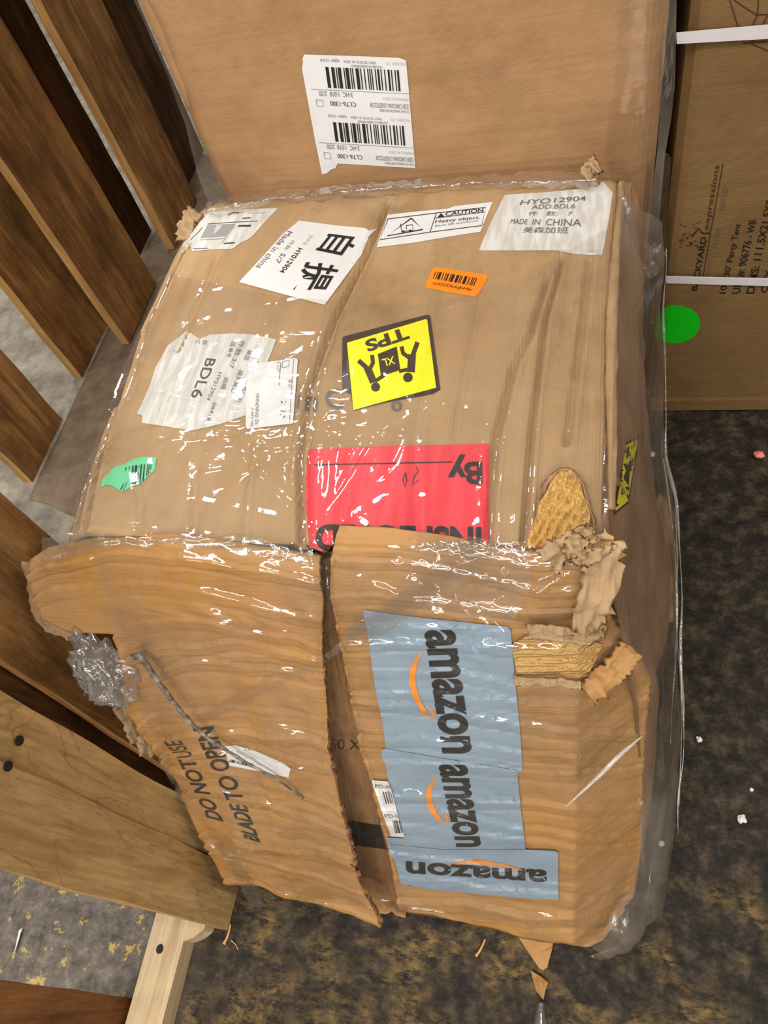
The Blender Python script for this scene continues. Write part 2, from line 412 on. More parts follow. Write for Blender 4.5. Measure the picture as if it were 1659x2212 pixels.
# ------------------------------------------------------------------ carton behind the damaged box
BY = 1.12
bc = empty('tall_carton', (-.27, 1.5, 0), 'tall plain cardboard carton standing behind the damaged box with a white barcode label', 'box')
def bodybox(name, x0, x1, y0, y1, z1, mats, parent, bulge=.006, r=.012):
    us = sorted(set(list(np.linspace(0, 1, 25))+[k/100 for k in range(0, 9)]+[1-k/100 for k in range(0, 9)])); nu, nv = len(us)-1, 30; P = np.zeros((nv+1, nu+1, 3))
    for j in range(nv+1):
        for i in range(nu+1):
            u, v = us[i], j/nv; x = x0+(x1-x0)*u; z = z1*v
            e = min(u, 1-u)*(x1-x0)
            y = y0-bulge*math.sin(math.pi*u)*math.sin(math.pi*v)+.004*fb(x, z, y0, 4)+max(0, r-e)**2/r
            P[j, i] = (x, y, z)
    V = list(P.reshape(-1, 3)); F = grid_faces(nu, nv); n = len(V)
    V += [(x0, y1, 0), (x1, y1, 0), (x1, y1, z1), (x0, y1, z1)]
    fm = [0]*len(F)
    for j in range(nv):
        a = j*(nu+1); F.append((a, a+nu+1, n+3, n)) if False else None
    Lc = [j*(nu+1) for j in range(nv+1)]; Rc = [j*(nu+1)+nu for j in range(nv+1)]
    F.append(tuple(Lc+[n+3, n])[::-1]); F.append(tuple(Rc+[n+2, n+1])); F.append((n+1, n, n+3, n+2))
    F.append(tuple([nv*(nu+1)+i for i in range(nu+1)]+[n+2, n+3])); F.append(tuple(list(range(nu+1))+[n+1, n])[::-1])
    F = [f for f in F if f]; fm += [1]*(len(F)-len(fm))
    return mesh(name, V, F, mats, parent, fm, False)
bcb = bodybox('carton_body', -.664, .083, BY, 1.78, 1.5, [m_back, m_backside], bc, .006, .034)
B_BC = bvh_of(bcb)
c3 = crop(640, 100, 5.925)
def row(v0):
    q = [(90, 105), (1405, 160), (1520, 1560), (300, 1485)]
    Hm = homog(q)
    def Q(u0, v0_, u1, v1):         # upside-down lettering: reading corner is the far one
        p = happly(Hm, np.array([(u1, v1), (u0, v1), (u0, v0_), (u1, v0_)])); return c3([tuple(k) for k in p])
    def P(us): return c3([tuple(k) for k in happly(Hm, np.array(us))])
    o = v0
    return [('b', P([(.20, o+.10), (.935, o+.10), (.935, o+.285), (.20, o+.285)]), 34, 11, m_ink),
            ('t', 'MAY 23 07:51:41 2024', Q(.39, o+.035, .70, o+.058), m_ink2), ('t', '42001 15.0.0', Q(.16, o+.03, .35, o+.055), m_ink2), ('t', 'MAC30020  -CO', Q(.80, o+.035, .985, o+.058), m_lgrey),
            ('t', '12V4308 X1CN00CMMAO', Q(.46, o+.07, .76, o+.092), m_ink2),
            ('l', P([(.02, o+.305), (1.0, o+.305)]), .8, m_ink2),
            ('t', '3-HC  1:018  2/20', Q(.10, o+.318, .44, o+.362), m_ink2),
            ('l', P([(.06, o+.40), (.125, o+.40), (.125, o+.46), (.06, o+.46), (.06, o+.40)]), 1.0, m_ink2),
            ('t', 'CLT6-1300', Q(.20, o+.405, .46, o+.447), m_ink),
            ('t', '12330 CAROLINA LOGISTICS DR', Q(.60, o+.40, .99, o+.442), m_ink2), ('t', 'CLT6 AT AMAZON RETURNS', Q(.69, o+.455, .99, o+.478), m_ink2),
            ('t', 'PINEVILLE NC 28134', Q(.74, o+.345, .99, o+.37), m_lgrey)]
sticker('barcode_label', bc, B_BC, c3([(100, 105), (700, 122), (1325, 148), (1405, 182), (1440, 560), (1525, 1560), (530, 1500), (500, 1560), (440, 1580), (400, 1622), (330, 1642), (240, 1200), (130, 600), (75, 300), (90, 200), (82, 150)]), m_white,
        row(0)+row(.5), fallback=lambda x, y: aty(x, y, BY), label='white barcode label with torn lower corner')
# plastic wrap hanging on the carton's edges
def sheet(name, parent, P, mat, amp=.006, seed=0.0, sx=(20, 20, 6), label=None):
    P = P.copy(); N = normals_grid(P)
    for j in range(P.shape[0]):
        for i in range(P.shape[1]):
            p = P[j, i]; P[j, i] = p+N[j, i]*amp*(1.2*nz(p[0]*sx[0]+seed, p[1]*sx[1], p[2]*sx[2])+.6*nz(p[0]*sx[0]*2.6, p[1]*sx[1]*2.6+seed, p[2]*sx[2]*2.6))
    nv, nu = P.shape[0]-1, P.shape[1]-1
    return mesh(name, P.reshape(-1, 3), grid_faces(nu, nv), mat, parent, None, True, label)
def pxsheet(Lf, Rt, Bt, Tp, nu, nv, fn):
    G = coons(Lf, Rt, Bt, Tp, nu, nv); return np.array([[fn(*G[j, i], i/nu, j/nv) for i in range(nu+1)] for j in range(nv+1)])
ya = lambda d: (lambda x, y, u, v: aty(x, y, BY-d))
sheet('stretch_wrap', bc, pxsheet([(290, 0), (372, 180), (400, 260), (425, 370), (452, 446)], [(322, 0), (405, 190), (430, 280), (462, 360), (498, 430)], [(290, 0), (322, 0)], [(452, 446), (498, 430)], 8, 40, lambda x, y, u, v: aty(x, y, BY-.012+.05*(1-u))), m_film3, .004, 3)
sheet('stretch_wrap', bc, pxsheet([(1438, -10), (1430, 180), (1420, 330), (1408, 420), (1398, 545)], [(1462, -10), (1458, 180), (1450, 260), (1436, 340), (1418, 545)], [(1438, -10), (1462, -10)], [(1398, 545), (1418, 545)], 8, 40, ya(.016)), m_film3, .004, 9)
sheet('stretch_wrap', bc, pxsheet([(1335, -10), (1330, 150), (1305, 330), (1330, 430)], [(1440, -10), (1432, 180), (1420, 330), (1405, 480)], [(1335, -10), (1440, -10)], [(1330, 430), (1405, 480)], 24, 40, ya(.010)), m_film, .006, 5)

# ------------------------------------------------------------------ strapped carton on the right
RY = 1.15
rc = empty('strapped_carton', (.62, 1.45, 0), 'brown cardboard tent carton with white straps and a green dot, at the right', 'box')
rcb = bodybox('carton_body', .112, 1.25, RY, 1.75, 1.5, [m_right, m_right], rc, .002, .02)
B_RC = bvh_of(rcb)
fr = lambda x, y: aty(x, y, RY)
c6 = crop(1440, 330, 6.32); c7 = crop(1440, 0, 7.575)
def scrib(cx, cy, r, n, seed):
    rr = random.Random(seed); return [(cx+r*rr.uniform(-1, 1), cy+r*1.1*rr.uniform(-1, 1)) for _ in range(n)]
items = [('t', 'BACKYARD', c6([(335, 1885), (470, 1150), (552, 1152), (415, 1888)]), m_dink, .02), ('t', 'expressions', c6([(505, 1050), (655, 165), (742, 185), (592, 1062)]), m_cink),
         ('l', c6([(500, 1690), (560, 1330), (600, 1090), (690, 600), (770, 150)]), 1.8, m_cink),
         ('t', 'PATIO', c6([(535, 1700), (570, 1480), (630, 1490), (595, 1705)]), m_fade), ('t', 'HOME', c6([(622, 1292), (680, 1030), (736, 1042), (680, 1300)]), m_fade),
         ('t', 'UNITED', c6([(718, 832), (775, 455), (846, 470), (776, 838)]), m_fade),
         ('t', "10'X30' Party Tent", c6([(715, 1925), (930, 965), (1036, 975), (832, 1925)]), m_dink, .014), ('t', 'UPC#: 906776 - WB', c6([(888, 1925), (1130, 915), (1240, 925), (1010, 1925)]), m_dink, .014),
         ('t', 'DIMS: 111.5X21.5X8', c6([(1082, 1925), (1362, 640), (1465, 650), (1196, 1925)]), m_dink, .014), ('t', 'QTY: 1', c6([(1278, 1910), (1385, 1480), (1495, 1500), (1392, 1915)]), m_dink, .014),
         ('l', c6([(590, 1095), (510, 1105), (470, 1080), (440, 1030), (400, 1080), (340, 1150)]), 3.5, m_cink)]
for k in range(26):
    rr = random.Random(k); x, y = rr.uniform(160, 420), rr.uniform(970, 1300)
    items.append(('l', c6([(x, y), (x+rr.uniform(-40, 40), y+rr.uniform(-30, 30)), (x+rr.uniform(-50, 50), y+rr.uniform(-40, 40))]), 1.3, m_cink))
NTXT = len(items)
for pl in ([(1030, 0), (1100, 220), (1175, 460)], [(1100, 0), (1290, 130), (1480, 245), (1659, 235)], [(1500, 0), (1490, 245)], [(1480, 255), (1405, 415)], [(1650, 250), (1580, 400)],
           [(1235, 650), (1262, 708), (1480, 692), (1659, 680)], [(1435, 630), (1392, 722), (1560, 790), (1659, 840)], [(1420, 625), (1659, 640)]):
    items.append(('l', c7(pl), 2.2, m_cink))
sticker('printed_lettering', rc, B_RC, None, None, items[:NTXT], off=.0008, fallback=fr, label='faded black printing reading Party Tent')
sticker('tent_drawing', rc, B_RC, None, None, items[NTXT:], off=.0008, fallback=fr, label='line drawing of a tent frame')
dg = crop(1200, 400, 3.614)
sticker('dot_sticker', rc, B_RC, dg([(885, 935), (975, 938), (1060, 965), (1110, 1010), (1133, 1070), (1120, 1130), (1080, 1185), (1000, 1225), (920, 1236), (850, 1222), (775, 1175), (750, 1120), (760, 1070), (815, 1000), (850, 955)]), m_dot, (), fallback=fr, label='fluorescent green round sticker')
for ps in ([(1461, 72), (1659, 55), (1700, 51), (1700, 80), (1659, 84), (1462, 95)], [(1438, 598), (1659, 603), (1700, 604), (1700, 619), (1659, 618), (1440, 612)]):
    P = np.array([[aty(*ps[0], RY-.014), aty(*ps[1], RY-.014), aty(*ps[2], RY-.014)], [aty(*ps[5], RY-.014), aty(*ps[4], RY-.014), aty(*ps[3], RY-.014)]])
    P[:, 2, 0] += .9
    shell('strap', P, .0025, m_strap, rc, 'white plastic strap', False, (0, -1, 0))
# bottom flap line and a torn left edge
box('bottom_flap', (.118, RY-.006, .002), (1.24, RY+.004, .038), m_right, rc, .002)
P = pxsheet([(1436, 330), (1425, 440), (1428, 560), (1418, 660), (1402, 700)], [(1450, 340), (1442, 440), (1440, 560), (1432, 660), (1420, 700)], [(1436, 330), (1450, 340)], [(1402, 700), (1420, 700)], 4, 60,
            lambda x, y, u, v: aty(x, y, RY-.02+.012*u)+np.array([.003*nz(v*60, u*3, 0), 0, 0]))
shell('corrugated_edge', P, .004, m_edgedark, rc, 'torn open corrugated edge', False, (0, -1, 0))

# ------------------------------------------------------------------ old dark pallet standing on its edge, far left
op = empty('pallet', (-1.42, 1.5, 0), 'dark weathered wooden pallet standing on edge in the upper left', 'pallet')
def board(name, lo1, lo2, hi1, hi2, x0, k, th, mat, parent, ztop=1.25, z0=0.0, label=None):
    """upright board: two pixel points on each of its long edges, on the plane x = x0 + k z"""
    rows = []
    for a, b in ((lo1, lo2), (hi1, hi2)):
        A, B = atlean(*a, x0, k), atlean(*b, x0, k); d = (B-A)/(B[2]-A[2])
        rows.append([A+d*(z-A[2]) for z in np.linspace(z0, ztop, 40)])
    P = np.array(rows).transpose(1, 0, 2); n = 7
    Q = np.array([[P[j, 0]*(1-i/n)+P[j, 1]*(i/n) for i in range(n+1)] for j in range(P.shape[0])])
    for j in range(Q.shape[0]):
        for i in range(n+1):
            q = Q[j, i]; Q[j, i] = q+np.array([.0016*fb(q[1]*40, q[2]*3, x0, 1), 0, 0])
            if i in (0, n): Q[j, i, 1] += .003*nz(q[2]*9, x0*9, i)
    return shell(name, Q, th, mat, parent, label, False, (1, 0, 0))
AX = -1.416
def vslat(y0, y1, x0, th, mat, parent, z0=0.0, label=None, ztop=1.35):
    n = 7; Q = np.array([[(x0+.002*fb(y0*30+(y1-y0)*i/n*40, z*3, x0, 1), y0+(y1-y0)*i/n+(.004*nz(z*8, y0, i) if i in (0, n) else 0), z) for i in range(n+1)] for z in np.linspace(z0, ztop, 40)])
    return shell('slat', Q, th, [mat, m_litedge], parent, label, False, (1, 0, 0))
vslat(1.808, 2.053, -1.29, .028, m_old, op, .013)
vslat(1.40, 1.655, -1.30, .026, m_old, op, .012)
vslat(1.285, 1.545, AX, .028, m_old, op)
vslat(.925, 1.135, AX, .028, m_old, op)
vslat(1.80, 1.926, -1.42, .026, m_dark, op, .0)
vslat(2.062, 2.33, -1.35, .026, m_dark, op, .013)
for z in (.95,):
    box('stringer', (-1.495, .8, z), (-1.445, 2.7, z+.09), m_old, op, .003)
# grey flattened strip at the foot of the slats
P = pxsheet([(62, 1078), (138, 915), (243, 690), (336, 495), (430, 330)], [(175, 1120), (265, 930), (345, 780), (430, 600), (560, 380)], [(40, 1085), (90, 1092), (130, 1108), (175, 1120)], [(430, 330), (560, 380)], 14, 50, lambda x, y, u, v: atz(x, y, .007))
for j in range(P.shape[0]):
    for i in range(P.shape[1]): P[j, i, 2] += .003*nz(P[j, i, 0]*9, P[j, i, 1]*9, 1)
P[:, :, 0] = np.maximum(P[:, :, 0], -1.412)
t = NT('dusty_grey_board'); g = t.noise(9, detail=8, rough=.7)
m_dust = t.done(t.ramp(g, [(.3, L((92, 78, 62))), (.55, L((124, 108, 90))), (.75, L((146, 132, 112)))]), .85, t.bump(g, .3, .005), .15)
gs = shell('cardboard_strip', P, .006, m_dust, None, None, True, (0, 0, 1))
tag(gs, 'dusty grey strip of flattened cardboard on the floor at the foot of the dark slats', 'cardboard')

# ------------------------------------------------------------------ newer pale pallet on its edge, lower left
NX, NK = -.585, -.08
npal = empty('pallet', (-.66, .05, 0), 'pale newer wooden pallet standing on edge in the lower left, against the damaged box', 'pallet')
board('slat', (0, 1878), (493, 2009), (0, 1641), (482, 1862), NX, NK, .02, m_new, npal, 1.0, .001, label='pale pine slat')
board('slat', (0, 1645), (482, 1866), (0, 1489), (392, 1720), NX-.004, NK, .02, m_new, npal, 1.0, .001)
board('slat', (0, 1421), (318, 1631), (0, 1062), (105, 1155), NX-.145, NK, .022, m_old, npal, 1.0, .001, label='dark stained slat')
board('slat', (0, 2246), (300, 2268), (0, 2119), (290, 2157), NX-.139, NK, .02, m_brownslat, npal, 1.0, .001, label='red-brown slat')
board('slat', (0, 1530), (380, 1745), (0, 1400), (330, 1625), NX-.175, NK, .02, m_dark, npal, 1.0, .001)  # dark board added behind so the gap between slats reads black
# notched bottom stringer
pts = [(-.606, .30), (-.606, .022), (-.612, .0), (-.625, -.012), (-.641, -.02), (-.641, -.36), (-.704, -.36), (-.704, .30)]
cv = []
for (x, y) in pts: cv.append((x, y))
V = [(x, y, .001) for x, y in cv]+[(x, y, .045) for x, y in cv]; n = len(cv)
F = [tuple(range(n)), tuple(range(2*n-1, n-1, -1))]+[(i, i+n, (i+1) % n+n, (i+1) % n) for i in range(n)]
st = mesh('stringer', V, F, m_newy, npal, None, False, 'pale notched stringer along the floor')
box('stringer', (-.725, -.36, .80), (-.69, .46, .89), m_newy, npal, .003)
hc = atz(345, 2050, .0456)
a = np.linspace(0, 2*math.pi, 15)[:-1]
V = [(hc[0]+.0062*math.cos(q), hc[1]+.0072*math.sin(q), .0462) for q in a]+[(hc[0]+.0062*math.cos(q), hc[1]+.0072*math.sin(q), .0448) for q in a]
h = mesh('nail_hole', V, [tuple(range(14))]+[(i, i+14, (i+1) % 14+14, (i+1) % 14) for i in range(14)], m_nail, npal, None, False)
for (px, py) in ((42, 1600), (18, 1655)):
    c = atlean(px, py, NX+.002, NK); V = [(c[0]+.0006, c[1]+.006*math.cos(q), c[2]+.007*math.sin(q)) for q in a]+[(c[0]-.001, c[1]+.006*math.cos(q), c[2]+.007*math.sin(q)) for q in a]
    mesh('nail_hole', V, [tuple(range(14))]+[(i, i+14, (i+1) % 14+14, (i+1) % 14) for i in range(14)], m_nail, npal, None, False)

# ------------------------------------------------------------------ the damaged box
HB = .67
bx = empty('damaged_box', (-.33, .6, 0), 'crushed cardboard box in torn stretch wrap covered with shipping labels, in the middle', 'box')
def segdist(p, a, b):
    ap = p-a; ab = b-a; t = np.clip(ap.dot(ab)/ab.dot(ab), 0, 1); return np.linalg.norm(ap-ab*t)
creases = []
for pl, dp, wd in (([(842, 432), (793, 560), (728, 700), (674, 850), (652, 1000), (652, 1180)], .007, .006), ([(1185, 600), (1150, 720), (1110, 800), (1070, 960), (1055, 1180)], .005, .006),
                   ([(1215, 560), (1180, 690), (1150, 920), (1130, 1180)], .006, .005), ([(400, 535), (345, 640), (285, 720), (245, 850), (215, 980), (185, 1140)], .008, .006),
                   ([(470, 560), (420, 680), (380, 760)], .003, .008), ([(560, 960), (540, 1060), (530, 1160)], .002, .008), ([(425, 1000), (420, 1150)], .002, .007), ([(300, 1010), (305, 1150)], .002, .007), ([(230, 960), (300, 1000)], .002, .006),
                   ([(1275, 560), (1250, 760), (1225, 960)], .004, .006), ([(960, 640), (930, 800), (900, 960), (895, 1150)], .0015, .008), ([(1050, 600), (1010, 800), (985, 950)], .0015, .006), ([(610, 650), (560, 820)], .0015, .01)):
    w = [atz(x, y, HB)[:2] for x, y in pl]; creases.append((w, dp, wd))
def topz(x, y, u, v):
    z = HB+.010*math.sin(math.pi*min(1, max(0, u)))*math.sin(math.pi*min(1, max(0, v)))
    p = np.array([x, y])
    for w, dp, wd in creases:
        d = min(segdist(p, w[i], w[i+1]) for i in range(len(w)-1)); wd = wd*.7
        if d > .03: continue
        z -= 1.5*dp*math.exp(-(d/wd)**2); z += dp*.7*math.exp(-((d-wd*1.9)/wd)**2)
    z += .0032*fb(x*2, y*.8, 0, 4, 3)+.0016*nz(x*60, y*3, 1)
    z -= .022*max(0, 1-u/.07)**2 + .006*max(0, 1-(1-u)/.03)**2
    return z
NU, NV = 210, 90
G = coons([(128, 1158), (135, 1120), (158, 1040), (200, 930), (240, 850), (292, 700), (330, 610), (365, 535), (410, 452)], [(1305, 1196), (1300, 1100), (1308, 900), (1318, 700), (1330, 540), (1342, 430), (1338, 388)],
          [(128, 1158), (400, 1160), (660, 1178), (700, 1192), (735, 1165), (1000, 1172), (1305, 1196)], [(410, 452), (470, 436), (600, 428), (850, 408), (1060, 396), (1285, 380), (1338, 388)], NU, NV)
P = np.zeros((NV+1, NU+1, 3))
for j in range(NV+1):
    for i in range(NU+1):
        p = atz(*G[j, i], HB); P[j, i] = (p[0], p[1], topz(p[0], p[1], i/NU, j/NV))
top = shell('top_panel', P, .006, [m_top, m_edge], bx, None, True, (0, 0, 1)); TOPP = P.copy()
B_TOP = bvh_of(top); ftop = lambda x, y: atz(x, y, HB)
# hidden left, back and bottom panels
Pl = np.array([[TOPP[j, 0]-np.array([0, 0, .004]) for j in range(NV+1)], [TOPP[j, 0]*np.array([1, 1, 0])+np.array([.09+.03*(1-j/NV), -.2*(1-j/NV), .01]) for j in range(NV+1)]])
Pl = np.array([Pl[0]*(1-s)+Pl[1]*s+np.array([-.012*math.sin(s*3.1), 0, 0]) for s in np.linspace(0, 1, 20)])
shell('side_panel', Pl, .006, [m_side, m_edge], bx, None, True, (-1, 0, 0))
Pb = np.array([[TOPP[NV, i]-np.array([0, 0, .004]) for i in range(NU+1)], [TOPP[NV, i]*np.array([1, 1, 0])+np.array([0, .02, .01]) for i in range(NU+1)]])
shell('back_panel', Pb, .006, [m_side, m_edge], bx, None, True, (0, 1, 0))
# right side panel, leaning outwards
sp_top = [(1305, 1196), (1300, 1100), (1308, 900), (1318, 700), (1330, 540), (1342, 430), (1338, 388)]
vs = np.linspace(0, 1, 61); tp = poly_at(sp_top, vs)
outer = [(1395, 1880, .03, 0), (1412, 1640, .01, .1), (1424, 1480, .01, .2), (1442, 1340, .008, .3), (1446, 1230, .008, .36), (1425, 1120, .01, .43), (1402, 1000, .03, .52), (1394, 860, .10, .62), (1384, 720, .26, .72), (1388, 600, .42, .83), (1376, 480, .56, .94), (1350, 410, .62, 1)]
ot = np.array([[np.interp(t, [o[3] for o in outer], [o[k] for o in outer]) for k in range(3)] for t in vs])
Ps = np.zeros((25, 61, 3))
for i in range(61):
    A = atz(*tp[i], HB-.004); Bq = atz(ot[i, 0], ot[i, 1], ot[i, 2])
    for j in range(25):
        s = j/24; q = A*(1-s)+Bq*s
        q = q+np.array([.012*math.sin(math.pi*s)*(1+.8*nz(i*.12, j*.1, 3)) + .006*nz(i*.35, j*.22, 7)+.004*math.sin(i*.5+s*5)*(s > .1), 0, .004*nz(i*.2, j*.4, 2)]); Ps[j, i] = q
Ps[:, :, 2] = np.maximum(Ps[:, :, 2], .008)
side = shell('side_panel', Ps, .005, [m_side, m_edge], bx, None, True, (1, 0, 0))
# rounded roll along the top right edge
path = smoothpath([atz(1322, 1100, HB-.006), atz(1322, 900, HB-.004), atz(1322, 700, HB-.002), atz(1330, 560, HB), atz(1341, 440, HB), atz(1340, 395, HB)], 40)
V, F = tube(path, lambda t: .0075*(.55+.45*math.sin(math.pi*min(1, t*1.1))), 10, 4, .35)
mesh('edge_fold', V, F, m_torn2, bx, None, True, 'pale rounded fold along the right edge')

# front flaps: sloping face, two flaps meeting at a seam
def fplane(px, py, yb, yt, xc=None, kc=.9):
    r = ray(px, py)
    k = (yt-yb)/HB
    if xc is None:
        t = (yb+k*CAMH)/(r[1]-k*r[2]); return CAMP+t*r
    lo, hi = .2, 2.5
    def f(t):
        p = CAMP+t*r; return p[1]-(yb+k*p[2]+kc*max(0, p[0]-xc))
    t0 = (yb+k*CAMH)/(r[1]-k*r[2])
    if f(t0) >= -1e-9: return CAMP+t0*r
    # solve y = yb + k z + kc (x - xc)
    t = (yb+k*CAMH-kc*xc)/(r[1]-k*r[2]-kc*r[0]); return CAMP+t*r
FN = np.array([0, -.88, .475])
def ridged(v, u, seed, n, amp):
    rr = random.Random(seed); h = 0
    for q in range(n):
        c = (q+.5+rr.uniform(-.35, .35))/n; sl = rr.uniform(-.05, .05); w = rr.uniform(.006, .013); a = rr.uniform(.4, 1.0)
        f = .55+.45*nz(u*3.0+q*7.1, q*1.7, seed)
        d = v-c-sl*(u-.5)-.012*nz(u*4+q, seed, q*.3)
        h += a*f*(1.15*math.exp(-d/.026) if d > 0 else -.9*math.exp(d/.004))
        h += -.5*a*f*math.exp(-((d-.03)/.0035)**2)
    return h*amp
def flap(name, Lf, Rt, Tp, Bt, nu, nv, base, seed, ridges, amp, mats, label=None, thick=.006, edge=None, xc=None):
    G = coons(Lf, Rt, Tp, Bt, nu, nv); P = np.zeros((nv+1, nu+1, 3))
    for j in range(nv+1):
        for i in range(nu+1):
            u, v = i/nu, j/nv
            jx = 2.2*nz(j*.9, seed, 0)*(1 if i in (0, nu) else 0)
            p = fplane(G[j, i, 0]+jx, G[j, i, 1], base[0], base[1], xc)
            h = ridged(v, u, seed, ridges, amp)+.005*fb(u*3, v*4, seed, 1.6, 3)
            h += edge(u, v) if edge else 0
            P[j, i] = p+FN*h
    P[:, :, 2] = np.maximum(P[:, :, 2], .006)
    return shell(name, P, thick, mats, bx, label, True, FN), P
flL, PL = flap('front_flap',
    [(55, 1217, 0), (75, 1291, .10), (92, 1334, .145), (150, 1362, .165), (247, 1366, .19), (268, 1440, .27), (270, 1535, .37), (300, 1590, .44), (385, 1700, .62), (430, 1800, .78), (490, 1905, 1)],
    [(690, 1203, 0), (700, 1300, .11), (697, 1390, .2), (705, 1500, .34), (712, 1604, .46), (737, 1716, .6), (757, 1791, .7), (778, 1896, .84), (825, 1990, 1)],
    [(55, 1217, 0), (96, 1191, .08), (227, 1161, .27), (387, 1156, .52), (517, 1178, .72), (690, 1203, 1)],
    [(490, 1905, 0), (565, 1933, .25), (614, 1963, .4), (700, 2006, .7), (823, 2058, .985), (825, 1990, 1)][:5]+[(823, 2054, 1)],
    90, 240, (.012, .398), 5, 14, .0085, [m_front, m_edge], None, .007, lambda u, v: .010*max(0, (u-.85)/.15)*(.3+.7*v)-.010*max(0, 1-v/.05)**2+.004*math.sin(v*9+u*2))
XC = -.011
flR, PR = flap('front_flap',
    [(729, 1143), (718, 1201), (715, 1270), (729, 1357), (744, 1429), (763, 1537), (778, 1619), (804, 1690), (834, 1810), (850, 1900), (862, 1968)],
    [(1275, 1195, 0), (1305, 1260, .09), (1322, 1340, .18), (1372, 1400, .27), (1408, 1457, .34), (1394, 1580, .48), (1390, 1700, .62), (1388, 1830, .78), (1370, 1930, .9), (1302, 2030, 1)],
    [(729, 1143), (839, 1148), (935, 1160), (1054, 1185), (1160, 1200), (1275, 1195)],
    [(862, 1968), (1000, 1992), (1130, 2022), (1191, 2034), (1274, 2042), (1302, 2030)],
    100, 240, (.062, .402), 21, 16, .0080, [m_front, m_edge], None, .007, lambda u, v: -.010*max(0, 1-v/.05)**2+.003*math.sin(v*11+u*3), XC)
G = coons([(672, 1215), (680, 1390), (690, 1600), (738, 1790), (790, 1975)], [(738, 1200), (742, 1357), (790, 1619), (848, 1810), (885, 1985)], [(672, 1215), (738, 1200)], [(790, 1975), (885, 1985)], 24, 120)
P = np.array([[fplane(*G[j, i], .088, .428)+FN*(.005*fb(i/24*2, j/12, 4, 1.2)-.006*math.exp(-((i/24-.72-.1*math.sin(j*.03))/.06)**2)) for i in range(25)] for j in range(121)])
P[:, :, 2] = np.maximum(P[:, :, 2], .006)
inner = shell('inner_flap', P, .005, [m_inner, m_edge], bx, 'darker inner flap showing through the open seam', True, FN)
B_L, B_R, B_IN, B_SIDE = bvh_of(flL), bvh_of(flR), bvh_of(inner), bvh_of(side)
fL = lambda x, y: fplane(x, y, .012, .398); fR = lambda x, y: fplane(x, y, .062, .402, XC); fI = lambda x, y: fplane(x, y, .088, .428)

# ------------------------------------------------------------------ stickers on the top
cB = crop(390, 430, 7.213)
sticker('shipping_label', bx, B_TOP, cB([(1515, 145), (1100, 150), (560, 195), (430, 215), (330, 290), (210, 380), (140, 500), (60, 620), (10, 840), (40, 838), (150, 730), (180, 810), (430, 790), (640, 780), (810, 775), (940, 680), (1100, 600), (1300, 370)]), m_whited,
        [('l', cB([(420, 388), (520, 380), (780, 362), (1195, 340)]), 1.3, m_ink), ('p', cB([(420, 400), (850, 385), (690, 580), (310, 605)]), m_grey), ('p', cB([(560, 400), (660, 395), (600, 480), (500, 560)]), m_lgrey, .0009),
         ('p', cB([(885, 430), (910, 405), (1105, 400), (1090, 428)]), m_ink), ('p', cB([(665, 700), (690, 680), (850, 670), (835, 690)]), m_ink), ('l', cB([(300, 635), (690, 615)]), .8, m_ink2), ('l', cB([(160, 635), (260, 530), (340, 440)]), 1.6, m_ink2),
         ('l', cB([(740, 250), (800, 215), (910, 210)]), 3, m_ink2), ('l', cB([(960, 300), (1090, 290)]), 3, m_ink2), ('l', cB([(1060, 215), (1320, 210)]), 2.5, m_lgrey), ('l', cB([(200, 772), (440, 765)]), 1.5, m_ink2), ('l', cB([(640, 690), (700, 600), (850, 400)]), .7, m_ink2)],
        label='crumpled white shipping label at the far left corner', fallback=ftop)
cC = crop(380, 380, 3.456)
sticker('shipping_label', bx, B_TOP, cC([(920, 333), (1200, 370), (1410, 388), (1442, 408), (1498, 393), (1440, 450), (1385, 590), (1110, 962), (850, 895), (700, 855), (470, 792), (640, 610), (800, 430)]), m_white,
        [('t', '自', cC([(1375, 460), (1278, 602), (1040, 552), (1140, 430)]), m_ink, .012), ('t', '提', cC([(1232, 672), (1115, 868), (848, 848), (975, 632)]), m_ink, .012),
         ('t', 'Made in china', cC([(874, 420), (632, 697), (592, 680), (832, 408)]), m_ink2), ('t', 'HY012904', cC([(948, 545), (805, 728), (770, 714), (912, 534)]), m_ink, .01),
         ('t', '5/7', cC([(822, 585), (768, 655), (735, 640), (790, 572)]), m_ink2), ('t', '件数:', cC([(892, 485), (826, 562), (802, 550), (864, 474)]), m_grey), ('t', '运单号:', cC([(1030, 450), (960, 525), (935, 512), (1005, 438)]), m_lgrey)],
        off=.0022, label='white label with two large black Chinese characters', fallback=ftop)
cD = crop(780, 360, 2.676)
sticker('caution_label', bx, B_TOP, cD([(155, 278), (330, 258), (500, 243), (540, 228), (760, 204), (690, 376), (560, 396), (300, 440), (88, 466)]), m_white,
        [('l', cD([(155, 302), (430, 268), (720, 235), (698, 340), (400, 378), (108, 422), (155, 302)]), 1.6, m_ink), ('l', cD([(435, 268), (398, 378)]), 1.4, m_ink), ('l', cD([(428, 297), (712, 262)]), 1.4, m_ink),
         ('l', cD([(290, 298), (356, 363), (150, 400), (290, 298)]), 3.0, m_ink), ('l', cD([(228, 330), (235, 375), (300, 368), (298, 335), (262, 340), (262, 362)]), 1.8, m_ink), ('c', cD([(243, 374)])[0], 2.4, m_ink), ('c', cD([(283, 369)])[0], 2.4, m_ink),
         ('p', cD([(462, 268), (484, 290), (438, 297)]), m_ink), ('t', 'CAUTION', cD([(490, 262), (708, 239), (705, 261), (485, 285)]), m_ink, .012), ('t', 'Heavy object.', cD([(432, 308), (688, 282), (684, 305), (427, 332)]), m_ink), ('t', 'Each lift assistance', cD([(428, 337), (676, 306), (676, 315), (427, 347)]), m_ink2)],
        label='white caution label with a black warning triangle', fallback=ftop)
